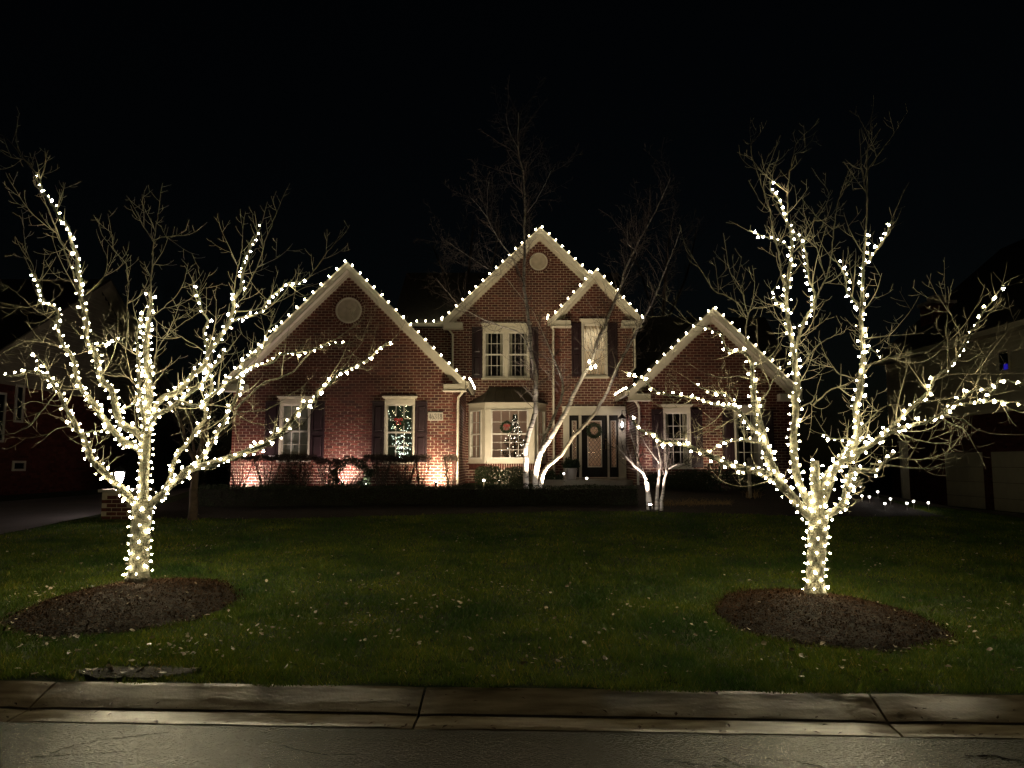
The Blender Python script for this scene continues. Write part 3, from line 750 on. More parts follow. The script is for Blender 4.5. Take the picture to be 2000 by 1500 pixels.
# rooms behind the windows
INT = mat('room_paint', (.60,.46,.36), .9); PINK = mat('pink_wall', (.56,.38,.28), .9, (.50,.40,.32), .8)
def room(x0, x1, y0, y1, z0, z1, m=None):
    b = MB(); v = [(x0,y0,z0),(x1,y0,z0),(x1,y1,z0),(x0,y1,z0),(x0,y0,z1),(x1,y0,z1),(x1,y1,z1),(x0,y1,z1)]
    b.add(v, [(0,1,2,3),(7,6,5,4),(1,5,6,2),(2,6,7,3),(3,7,4,0)])
    return b.build('room', m or INT, house)
def lamp(name, loc, W_, col, parent=None, r=.08, kind='POINT', target=None, ang=80, blend=.6):
    d = bpy.data.lights.new(name, kind); d.energy = W_; d.color = col; d.shadow_soft_size = r
    if kind == 'SPOT': d.spot_size = R(ang); d.spot_blend = blend
    o = bpy.data.objects.new(name, d); COL.objects.link(o); setpar(o, parent, loc)
    if target is not None: o.rotation_euler = (Vector(target) - Vector(loc)).to_track_quat('-Z', 'Y').to_euler()
    return o
def ceiling_lamp(loc, W_, col):
    b = MB(); b.lathe([(.02,.16),(.03,.02),(.14,0),(.15,-.03),(.10,-.07),(.02,-.08)], loc, 14)
    o = b.build('ceiling_lamp', M['white'], house)
    lamp('room_lamp', (loc[0], loc[1], loc[2]-.16), W_, col, o)
rx0, rx1 = axl + .25, bxl - .25
room(rx0, rx1, YA+.21, YA+3.4, 1.1, 3.55, PINK); ceiling_lamp((rx0+.9, YA+1.8, 3.38), 26, (1,.84,.68))
room(bxl+.25, cwl-.05, YB+.21, YB+3, 1.15, 3.6); ceiling_lamp((2.6, YB+1.6, 3.43), 26, (1,.80,.62))
room(BW[0]-.3, BW[1]+.3, YB+.21, YB+2.0, BW[2]-.3, BW[3]+.3); ceiling_lamp(((BW[0]+BW[1])/2, YB+1.0, BW[3]+.12), 60, (1,.88,.68))
room(W2[0]-.5, W2[1]+.5, YW+.21, YW+2.2, 1.15, 3.7, mat('green_grey_room', (.30,.36,.28), .9))

# bay window
bay = None
FX0, FX1, FY = XR(948, 850, YA-.62), XR(1043, 850, YA-.62), YA - .62
bz0, bz1 = ZR(903, FY), ZR(786, FY)
pl = [Vector((bayx0, YA, 0)), Vector((FX0, FY, 0)), Vector((FX1, FY, 0)), Vector((bayx1, YA, 0))]
b = MB()
def obox(b, o, u, a0, a1, w0, w1, z0, z1):      # o origin, u along, outward n
    n = Vector((u.y, -u.x, 0)); P_ = lambda a, w, z: o + u*a + n*w + Vector((0,0,z))
    b.add([P_(a0,w0,z0),P_(a1,w0,z0),P_(a1,w1,z0),P_(a0,w1,z0),P_(a0,w0,z1),P_(a1,w0,z1),P_(a1,w1,z1),P_(a0,w1,z1)],
          [(0,1,2,3),(7,6,5,4),(4,5,1,0),(5,6,2,1),(6,7,3,2),(7,4,0,3)])
panels = []
for i in range(3):
    o = pl[i]; u = pl[i+1]-pl[i]; L = u.length; u.normalize()
    obox(b, o, u, 0, L, -.10, .02, bz1-.21, bz1-.03); obox(b, o, u, -.02, L+.02, -.10, .06, bz1-.03, bz1+.0); obox(b, o, u, 0, L, .0205, .035, bz1-.235, bz1-.20)
    obox(b, o, u, 0, L, -.10, .02, bz0, bz0+.10); obox(b, o, u, -.01, L+.01, -.08, .045, bz0-.03, bz0-.001)
    p0, p1 = (.17, .17) if i == 1 else ((.05, .17) if i == 0 else (.17, .05))
    obox(b, o, u, 0, p0, -.10, .02, bz0+.10, bz1-.21); obox(b, o, u, L-p1, L, -.10, .02, bz0+.10, bz1-.21)
    panels.append((o, u, p0, L-p1))
bay = b.build('bay_window', M['trim'], house)
for i, (o, u, a0, a1) in enumerate(panels):
    z0, z1 = bz0+.10, bz1-.21; zm = (z0+z1)/2; cols = 4 if i == 1 else 2
    b = MB(); f = .055
    obox(b, o, u, a0, a0+f, -.07, .035, z0, z1); obox(b, o, u, a1-f, a1, -.07, .035, z0, z1); obox(b, o, u, a0+f, a1-f, -.07, .035, z0, z0+f); obox(b, o, u, a0+f, a1-f, -.07, .035, z1-f, z1)
    obox(b, o, u, a0+f, a1-f, -.05, .015, zm-.022, zm+.022)
    g0, g1 = a0+f, a1-f; rows = 2 if i == 1 else 2
    for k in range(1, cols): 
        aa = g0+(g1-g0)*k/cols; obox(b, o, u, aa-.008, aa+.008, -.03, -.01, z0+f, z1-f)
    for (c0, c1, rr_) in ((z0+f, zm-.022, 3 if i==1 else 2), (zm+.022, z1-f, 2)):
        for k in range(1, rr_): zz = c0+(c1-c0)*k/rr_; obox(b, o, u, g0, g1, -.028, -.012, zz-.008, zz+.008)
    b.build('sash', M['white'], bay)
    n = Vector((u.y, -u.x, 0))
    for (c0, c1, rr_) in ((z0+f, zm-.022, 3 if i==1 else 2), (zm+.022, z1-f, 2)):
        for k in range(rr_):
            for c in range(cols):
                a, e_ = g0+(g1-g0)*c/cols+.008, g0+(g1-g0)*(c+1)/cols-.008; zz0, zz1 = c0+(c1-c0)*k/rr_+.008, c0+(c1-c0)*(k+1)/rr_-.008
                bb = MB(); bb.add([o+u*a-n*.02+Vector((0,0,zz0)), o+u*e_-n*.02+Vector((0,0,zz0)), o+u*e_-n*.02+Vector((0,0,zz1)), o+u*a-n*.02+Vector((0,0,zz1))], [(0,1,2,3)]); bb.build('pane', M['glass'], bay)
    if i != 1:      # drapes in the side lights
        bb = MB(); m_ = 24; e0, e1 = (a0+(a1-a0)*.5, a1) if i == 0 else (a0, a0+(a1-a0)*.5)
        for k in range(m_):
            a, e_ = e0+(e1-e0)*k/m_, e0+(e1-e0)*(k+1)/m_; w0, w1 = -.14+.02*math.sin(k*1.2), -.14+.02*math.sin((k+1)*1.2)
            bb.add([o+u*a+n*w0+Vector((0,0,z0)), o+u*e_+n*w1+Vector((0,0,z0)), o+u*e_+n*w1+Vector((0,0,z1)), o+u*a+n*w0+Vector((0,0,z1))], [(0,1,2,3)])
        bb.build('curtain', M['blind'], bay, smooth=True)
# bay roof, flared copper
b = MB(); rings = []
ztop = ZR(756, YA)
tipL, tipR = XR(909, 788, YA), XR(1071, 788, YA)
cxb = (FX0+FX1)/2
for k in range(9):
    t_ = k/8; q = t_**.62; s = 1 - q     # concave flare
    z = bz1 + .005 + (ztop - bz1)*t_
    k1 = (1-t_)**1.55
    xl = FX0 - .09 + .02 + ((956-948)/60.)*(1-k1)*1.0; xr = FX1 + .07 - ((1043-1025)/60.)*(1-k1)
    wl = tipL + (XR(956,757,YA) - tipL)*(1-k1); wr = tipR + (XR(1026,757,YA) - tipR)*(1-k1)
    yf = (FY-.10) + (YA - FY + .10 - .04)*(1-k1)
    rings.append([Vector((wl, YA-.001, z)), Vector((max(xl, wl+.0), yf, z)), Vector((min(xr, wr), yf, z)), Vector((wr, YA-.001, z))])
for r_ in rings: b.v.extend([tuple(p) for p in r_])
for k in range(8):
    for i in range(3): b.f.append((k*4+i, k*4+i+1, (k+1)*4+i+1, (k+1)*4+i))
b.f.append((3,2,1,0)); b.f.append((32,33,34,35))
br = b.build('bay_roof', M['metalroof'], house)
b = MB()
for i in (1, 2): b.tube([r_[i]+Vector((0,-.004,.006)) for r_ in rings], .012, 5)
for f_ in (.2,.4,.6,.8): b.tube([r_[1].lerp(r_[2], f_)+Vector((0,-.004,.004)) for r_ in rings], .007, 4)
b.build('seam', M['metalroof'], br)
# brick skirt below the bay
b = MB()
for i in range(3):
    o = pl[i]; u = pl[i+1]-pl[i]; L = u.length; u.normalize(); obox(b, o, u, 0, L, -.10, -.012, bz0-.25, bz0-.032)
bs_ = b.build('bay_skirt', M['mortar'], house)
b = MB()
for i in range(3):
    o = pl[i]; u = pl[i+1]-pl[i]; L = u.length; u.normalize(); a = 0
    while a < L - .03: obox(b, o, u, a+.004, min(a+.065, L), -.011, -.002, bz0-.24, bz0-.04); a += .075
b.build('soldier_bricks', M['brick'], bs_, kind='stuff')
b = MB(); q = [Vector((p.x, p.y, ZB)) for p in pl]; b.prism([v + (Vector((cxb, YA, 0)) - Vector((v.x, v.y, 0)))*.25 for v in q], (0,0,bz0-.25-ZB)); b.build('bay_base', M['mortar'], house)
BRK.build('brick_courses', M['brick'], house, kind='stuff')

# front door with sidelights
dx = lambda px: XR(px, 870, YB)
x0, x1, z0, z1 = BD; zh = ZR(811, YB); zt_ = ZR(929, YB)
b = MB()
b.box(x0-.02, x1, YB-.06, YB+.12, zh, z1); b.box(x0-.04, x1, YB-.10, YB-.001, z1+.001, z1+.04); b.box(x0+.03, x1-.03, YB-.075, YB-.0605, zh+.05, z1-.04)
b.box(x0, dx(1112), YB-.05, YB+.12, z0, zh); b.box(dx(1208), x1, YB-.05, YB+.12, z0, zh)
b.box(dx(1131), dx(1136), YB-.035, YB+.12, z0, zh); b.box(dx(1186.5), dx(1190), YB-.035, YB+.12, z0, zh)
b.build('door_frame', M['trim'], house)
def leafdoor(a, c, ga, gc, gz0, gz1, handle, nm):
    b = MB(); y0, y1 = YB+.03, YB+.075; zb = zt_ - .05
    b.box(a, ga, y0, y1, zb, zh-.004); b.box(gc, c, y0, y1, zb, zh-.004); b.box(ga, gc, y0, y1, zb, gz0); b.box(ga, gc, y0, y1, gz1, zh-.004)
    b.box(ga+.03, gc-.03, y0-.014, y0-.001, zb+.08, gz0-.09)
    d = b.build(nm, M['doorpaint'], house)
    b = MB(); fw = .018
    b.box(ga-.012, ga+fw, y0-.012, y0-.001, gz0-.01, gz1+.01); b.box(gc-fw, gc+.012, y0-.012, y0-.001, gz0-.01, gz1+.01); b.box(ga+fw, gc-fw, y0-.012, y0-.001, gz0-.01, gz0+fw); b.box(ga+fw, gc-fw, y0-.012, y0-.001, gz1-fw, gz1+.01)
    b.build('glass_frame', M['white'] if handle else M['stone'], d)
    b = MB(); b.add([(ga,y0+.02,gz0),(gc,y0+.02,gz0),(gc,y0+.02,gz1),(ga,y0+.02,gz1)], [(0,1,2,3)]); b.build('pane', FROST, d)
    b = MB(); s = .115 if handle else .085; wdt, hgt = gc-ga, gz1-gz0
    for sg in (1, -1):
        k = -40
        while k < 60:
            # line x = xs + sg*t, slope 1.25, clipped
            pts = []; zz0, zz1 = gz0, gz1; xs_ = ga + k*s
            for tt in range(0, 61):
                z = zz0 + (zz1-zz0)*tt/60; x = xs_ + sg*(z-zz0)/1.35
                if ga <= x <= gc: pts.append((x, y0+.012, z))
            if len(pts) > 1: b.tube([pts[0], pts[-1]], .0055, 4)
            k += 1
    b.build('leading', M['black'], d)
    if handle:
        b = MB(); hx, hz = c-.05, zt_+.95; b.tube([(hx, y0-.005, hz+.12),(hx, y0-.05, hz+.09),(hx, y0-.05, hz-.08),(hx, y0-.005, hz-.1)], .011, 6); b.lathe([(.02,-.02),(.024,0),(.02,.02)], (hx, y0-.02, hz+.2), 10)
        b.build('handle', mat('brass', (.5,.36,.15), .3, metal=1), d)
FROST = glassmat('patterned_glass', (.72,.70,.66), .16, .15)
gz0, gz1 = ZR(912, YB), ZR(822, YB)
leafdoor(dx(1136.4), dx(1186.2), dx(1148), dx(1175), gz0, gz1, True, 'front_door')
leafdoor(dx(1112.4), dx(1130.6), dx(1118), dx(1126), gz0, gz1, False, 'sidelight')
leafdoor(dx(1190.4), dx(1207.6), dx(1194), dx(1203.5), gz0, gz1, False, 'sidelight')
b = MB(); b.box(x0, x1, YB-.16, YB+.12, zt_-.10, zt_-.055); b.build('threshold', M['stone'], house)
pz = ZR(940, 24.0)
b = MB(); b.box(1.45, cwl-.02, 23.2, YB-.01, .7, pz); b.box(1.42, cwl-.02, 23.17, YB-.01, pz+.001, pz+.05); b.build('porch_step', M['stone'], kind='structure')

# house number plaque
pq = rect(836, 865.5, 805.5, 822, YW)
b = MB(); b.box(pq[0], pq[1], YW-.03, YW-.009, pq[2], pq[3]); plaque = b.build('number_plaque', M['stone'], house)
b = MB(); b.box(pq[0]-.005, pq[1]+.005, YW-.034, YW-.009, pq[3]+.001, pq[3]+.02); b.build('border', M['black'], plaque)
def digits(txt, cx, cz, hgt, wid, y, m, parent):
    """serif numerals drawn as strokes: thick verticals, thin joins"""
    G_ = {'4': [[(.62,0,.62,1,.13)],[(.62,1,.05,.3,.05)],[(.05,.3,.95,.3,.07)],[(.42,0,.84,0,.05)]],
          '6': 'arc', '3': 'arc', '1': [[(.5,0,.5,1,.15)],[(.28,0,.72,0,.05)],[(.28,.85,.5,1,.06)]], '8': 'arc'}
    b = MB(); n = len(txt)
    def stroke(pts, ws):
        for (p, q, w) in zip(pts[:-1], pts[1:], ws):
            d = Vector((q[0]-p[0], 0, q[1]-p[1])); 
            if d.length < 1e-6: continue
            d.normalize(); s = Vector((-d.z, 0, d.x))*w*.5; e = d*w*.2
            A, B_ = Vector((p[0],y,p[1])) - e, Vector((q[0],y,q[1])) + e
            b.add([A-s, B_-s, B_+s, A+s], [(0,1,2,3)])
    for i, ch in enumerate(txt):
        ox = cx + (i - n/2)*wid; W_ = wid*.86; oz = cz - hgt/2
        f = lambda p: (ox + p[0]*W_ + wid*.07, oz + p[1]*hgt)
        def arc(c, rx, rz, a0, a1, thick=.26, thin=.10, k=22):
            pts = [(c[0]+rx*math.cos(R(a0+(a1-a0)*j/k)), c[1]+rz*math.sin(R(a0+(a1-a0)*j/k))) for j in range(k+1)]
            ws = [(thin + (thick-thin)*abs(math.cos(R(a0+(a1-a0)*(j+.5)/k)))**1.2)*W_ for j in range(k)]
            stroke([f(p) for p in pts], ws)
        if G_[ch] != 'arc':
            for st in G_[ch]:
                for (xa,za,xb,zb,w) in st: stroke([f((xa,za)), f((xb,zb))], [w*W_*1.9])
        elif ch == '6': arc((.5,.3),.40,.30,0,360); arc((.72,.36),.62,.64,180,105,.16)
        elif ch == '3': arc((.45,.28),.40,.28,-170,90); arc((.45,.77),.34,.23,-90,165)
        elif ch == '8': arc((.5,.27),.40,.27,0,360); arc((.5,.77),.33,.23,0,360)
    return b.build('numerals', m, parent)
digits('46318', (pq[0]+pq[1])/2, (pq[2]+pq[3])/2, (pq[3]-pq[2])*.66, (pq[1]-pq[0])/5.6, YW-.0345, M['black'], plaque)

# wall lantern by the door
lc = P(1216, 828, YC+1.6)
lt = thing('wall_lantern', (cwl-.16, YC+1.6, lc.z), 'lit black wall lantern on the brick beside the front door', 'lantern')
b = MB(); o = (cwl-.2, YC+1.6, lc.z); b.lathe([(.012,.34),(.02,.30),(.05,.27),(.13,.18),(.12,.165)], o, 6); b.lathe([(.085,-.16),(.10,-.14),(.03,-.2),(.012,-.24)], o, 6)
for k in range(6):
    a = math.pi*2*k/6; b.tube([(o[0]+.12*math.cos(a), o[1]+.12*math.sin(a), o[2]+.165), (o[0]+.088*math.cos(a), o[1]+.088*math.sin(a), o[2]-.15)], .008, 4)
b.tube([(cwl-.005,o[1],o[2]+.05),(cwl-.06,o[1],o[2]+.42),(o[0],o[1],o[2]+.42),(o[0],o[1],o[2]+.32)], .013, 6)
b.build('frame', M['black'], lt)
b = MB(); b.lathe([(.012,-.09),(.028,-.04),(.03,.01),(.012,.07)], o, 8); b.build('bulb', M['lantern'], lt)

# ================================================================== ROOF LIGHT STRINGS
b = MB(); b.lathe([(.008,-.024),(.019,-.010),(.022,.003),(.019,.017),(.011,.032),(.003,.040)], (0,0,0), 10); c9me = b.mesh('bulb', True); c9me.materials.append(M['c9'])
def roofstring(label, lines, spacing=.31):
    p0 = Vector(lines[0][0]); th = thing('roof_light_string', tuple(p0), label, 'string lights', 'white bulb strings along the roof edges')
    wb = MB(); sb = MB(); bulbs = []
    for pts in lines:
        pts = [Vector(p) for p in pts]; carry = spacing*.4
        wp = []
        for a, c in zip(pts[:-1], pts[1:]):
            L = (c-a).length; d = (c-a)/L; s = carry
            n = max(2, int(L/.1))
            wp += [a + d*L*i/n + Vector((0,0,-.012*math.sin(i*2.1)**2)) for i in range(n+1)]
            while s < L:
                bulbs.append((a + d*s, d)); s += spacing*rng.uniform(.93,1.07)
            carry = s - L
        wb.tube(wp, .004, 4)
    for p, d in bulbs:
        q = p + Vector((rng.uniform(-.01,.01), 0, .032)); sb.lathe([(.012,-.03),(.014,.0)], (q.x, q.y, q.z-.02), 6)
        o = link('bulb', c9me, M['c9'], th, q + Vector((0,0,.012))); o.rotation_euler = (rng.uniform(-.35,.35), rng.uniform(-.35,.35) , rng.uniform(0,6))
    wb.build('wire', M['wire'], th); sb.build('sockets', M['wire'], th)
def rake_line(g, s0=1, s1=1, dy=-.075, off=.03):
    y = g['Y'] - g['over'] + dy; a = (g['ax'], y, g['az'] + off)
    L = (g['ax']-g['hw'], y, g['ez']+off); Rr = (g['ax']+g['hw'], y, g['ez']+off)
    return L, a, Rr
L, a, r_ = rake_line(GW)
roofstring('string of white bulbs over the wide low gable left of the tallest gable', [[L, a, r_, (r_[0]+.12, YW-.2, r_[2]+.03), (eW+.13, YA-.1, GW['ez']+.05)]])
roofstring('short string of white bulbs on the gutter between the left gable and the tallest gable', [[(XR(808,633,YA), YA-.02, ZR(630,YA)), (eA-.1, YA-.02, ZR(630,YA))]], .27)
L, a, r_ = rake_line(GA)
fr = (GB['az'] - GA['az'])/(GA['ez']-GA['az'])
k = .56; mid = Vector(a).lerp(Vector(r_), k)
roofstring('string of white bulbs over the tallest gable in the middle of the house', [[(eA-.1, YA+.33, L[2]+.03), (eA-.1, YA-.3, L[2]+.03), L, a, tuple(mid)]], .30)
L, a, r_ = rake_line(GB)
roofstring('string of white bulbs over the small gable above the front door', [[(eB-.1, YA-.05, L[2]+.03), (eB-.1, YB-.3, L[2]+.03), L, a, r_, (r_[0]+.12, YB+.1, r_[2])]], .30)
L, a, r_ = rake_line(GC)
roofstring('string of white bulbs over the low gable at the right end of the house', [[(eC-.12, YB-.1, L[2]+.04), (eC-.12, YC-.25, L[2]+.04), L, a, r_]], .31)

# ================================================================== TREES
def smooth_poly(pts, step=.07, jit=0.0):
    pts = [Vector(p) for p in pts]; out = []
    n = len(pts)
    for i in range(n-1):
        p0, p1, p2, p3 = pts[max(i-1,0)], pts[i], pts[i+1], pts[min(i+2,n-1)]
        k = max(1, int((p2-p1).length/step))
        for j in range(k):
            t = j/k; t2, t3 = t*t, t*t*t
            q = .5*((2*p1) + (p2-p0)*t + (2*p0-5*p1+4*p2-p3)*t2 + (3*p1-p0-3*p2+p3)*t3)
            out.append(q + Vector((rng.gauss(0,jit), rng.gauss(0,jit), rng.gauss(0,jit))))
    out.append(pts[-1]); return out
def rperp(t):
    a = t.orthogonal().normalized(); b_ = t.cross(a); w = rng.uniform(0, 6.283); return a*math.cos(w) + b_*math.sin(w)
def grow(mb, p, d, L, r, lvl, up=.16, wob=.07, spur=.075, sides=3, spread=.8, rmin=.0013):
    n = max(3, int(L/.05)); pts = [p.copy()]; rad = [r]; d = d.normalized(); st = L/n; curl = rperp(d)*.05
    for i in range(n):
        d = (d + Vector((0,0,up*(.5+i/n))) + curl + Vector((rng.gauss(0,wob), rng.gauss(0,wob), rng.gauss(0,wob)))*.7).normalized()
        pts.append(pts[-1] + d*st); rad.append(max(rmin, r*(1-.8*(i+1)/n)))
    mb.tube(pts, rad, sides, cap=False)
    if lvl <= 0: return
    s = rng.uniform(.3, 1)*spur; i = 0
    while s < L*.97:
        i = min(n-1, int(s/st)); t = (pts[i+1]-pts[i]).normalized(); q = pts[i].lerp(pts[i+1], s/st - int(s/st)) if int(s/st) < n else pts[-1]
        dd = (t*(1-spread*.6) + rperp(t)*spread).normalized(); rem = (1 - s/L)
        ll = (rng.uniform(.05,.14) if lvl == 1 else rng.uniform(.14,.42)*(.45+.55*rem))
        grow(mb, q, dd, ll, max(rmin, rad[i]*.62), lvl-1, up=up*1.3, wob=wob, spur=spur, sides=sides, spread=spread, rmin=rmin)
        s += (spur*rng.uniform(.7,1.5) if lvl == 1 else rng.uniform(.10,.20))
# mini bulb whose added spikes shape its star flare into the mesh
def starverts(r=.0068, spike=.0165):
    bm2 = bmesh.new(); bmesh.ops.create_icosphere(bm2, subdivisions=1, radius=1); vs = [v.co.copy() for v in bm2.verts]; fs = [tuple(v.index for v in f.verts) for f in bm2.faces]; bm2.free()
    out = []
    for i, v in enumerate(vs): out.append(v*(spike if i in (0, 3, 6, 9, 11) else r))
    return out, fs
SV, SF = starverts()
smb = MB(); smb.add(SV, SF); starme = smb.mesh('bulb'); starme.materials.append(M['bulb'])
def helix(pts, rad, s0, s1, pitch, bulb_d, wire_pts, bulbs, phase=0, off=.012):
    cum = [0]; 
    for a, c in zip(pts[:-1], pts[1:]): cum.append(cum[-1] + (c-a).length)
    T = cum[-1]; s, e = s0*T, s1*T; ang = phase; last = None; acc = bulb_d*rng.random(); nrm = None; i = 0
    while s < e:
        while i < len(cum)-2 and cum[i+1] < s: i += 1
        f = (s-cum[i])/max(1e-6, cum[i+1]-cum[i]); p = pts[i].lerp(pts[i+1], f); t = (pts[i+1]-pts[i]).normalized(); r = rad[i]*(1-f) + rad[i+1]*f
        if nrm is None: nrm = t.orthogonal().normalized()
        nrm = (nrm - t*nrm.dot(t)).normalized(); bb = t.cross(nrm)
        dr = nrm*math.cos(ang) + bb*math.sin(ang); q = p + dr*(r + .004)
        if last is not None: acc += (q-last).length
        wire_pts.append(q); last = q
        if acc > bulb_d:
            acc = 0; bulbs.append((q + dr*rng.uniform(.008, off+.014) + t*rng.uniform(-.01,.01), dr)); 
            
        dA = .7; ang += dA; pit = pitch*rng.uniform(.75,1.25); s += pit*dA/6.283
def lit_tree(root_lbl, string_lbl, base, baseY, trunk, limbs, dead, twig_seed, trunk_r):
    rng.seed(twig_seed)
    root = thing('lit_tree', base, root_lbl, 'tree', 'bare trees wrapped in lights')
    strg = thing('wrapped_light_string', base, string_lbl, 'string lights', 'mini light strings wound round the bare trees')
    tb = MB(); tw = MB(); wires = []; bulbs = []
    tp = smooth_poly([P(px, py, Y) for px, py, Y in trunk], .05, .002); n = len(tp)
    tr = [trunk_r[0] + (trunk_r[1]-trunk_r[0])*i/(n-1) + (.035*max(0, 1-i*.05/.12)) for i in range(n)]
    tr = [q*(1+rng.uniform(-.035,.035)) for q in tr]; tb.tube(tp, tr, 16); tb.build('trunk', M['bark'], root, smooth=True)
    w = []; helix(tp, tr, .03, .98, .085, .082, w, bulbs, off=.02); wires.append(w)
    for lm in limbs + dead:
        pts = lm['p']; y0, y1 = lm['y']; m = len(pts); 
        cl = [0]
        for a, c in zip(pts[:-1], pts[1:]): cl.append(cl[-1] + math.hypot(c[0]-a[0], c[1]-a[1]))
        W3 = [P(x, y, y0 + (y1-y0)*(cl[i]/cl[-1])**1.15) for i, (x, y) in enumerate(pts)]
        sp_ = smooth_poly(W3, .05, .0035); k = len(sp_); ra, rb = lm['r']
        ph_ = rng.uniform(0,6); rr_ = [(rb + (ra-rb)*(1-i/(k-1))**.85)*(1 + .09*math.sin(i*.9+ph_)*math.sin(i*.37) + rng.uniform(-.05,.05)) for i in range(k)]
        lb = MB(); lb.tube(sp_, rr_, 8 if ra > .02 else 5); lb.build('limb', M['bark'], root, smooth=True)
        lit = lm.get('lit')
        if lit:
            w = []; helix(sp_, rr_, lit[0], lit[1], lm.get('pitch', .085), lm.get('bd', .118), w, bulbs, phase=rng.uniform(0,6)); wires.append(w)
        # side growth
        T = sum((c-a).length for a, c in zip(sp_[:-1], sp_[1:])); s = T*lm.get('g0', .22); dens = lm.get('dens', 1.0)
        nb = s
        while s < T:
            i = min(k-2, int(s/T*(k-1))); t = (sp_[i+1]-sp_[i]).normalized(); q = sp_[i]; pr = s/T
            dd = (t*.55 + rperp(t)*.8 + Vector((0,0,.15))).normalized()
            grow(tw, q, dd, rng.uniform(.07,.26), min(.0034, rr_[i]*.5), 1 if rng.random() < .6 else 0, up=.28)
            if s > nb:
                grow(tw, q, dd, rng.uniform(.35,.85)*(1.15-.5*pr), min(.0058, rr_[i]*.6), 2, up=.13, wob=.06, spur=.07)
                nb = s + rng.uniform(.32,.62)/dens
            s += rng.uniform(.07,.15)/dens
        if not lm.get('cut'):   # leader at the tip
            t = (sp_[-1]-sp_[-3]).normalized(); grow(tw, sp_[-1], (t*.8+Vector((0,0,.15))).normalized(), rng.uniform(.15,.35), rb*.8, 1, up=.05, wob=.06)
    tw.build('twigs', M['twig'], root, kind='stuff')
    wb = MB()
    for w in wires: wb.tube(w, .0036, 3, cap=False)
    wb.build('wire', M['wire'], strg)
    bulbs.sort(key=lambda q: q[0].y)
    rest = MB(); cnt = 0; step = len(bulbs)/300.0
    for i, (p, d) in enumerate(bulbs):
        qt = Quaternion((rng.gauss(0,1), rng.gauss(0,1), rng.gauss(0,1), rng.gauss(0,1))).normalized()
        if i < 300:
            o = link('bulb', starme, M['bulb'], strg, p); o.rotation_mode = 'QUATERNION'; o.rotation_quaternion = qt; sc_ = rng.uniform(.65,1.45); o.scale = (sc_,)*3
        else:
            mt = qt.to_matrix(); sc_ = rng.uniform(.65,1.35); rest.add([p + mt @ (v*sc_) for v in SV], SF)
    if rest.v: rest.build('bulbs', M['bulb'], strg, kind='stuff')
    print(root_lbl[:20], 'bulbs', len(bulbs))

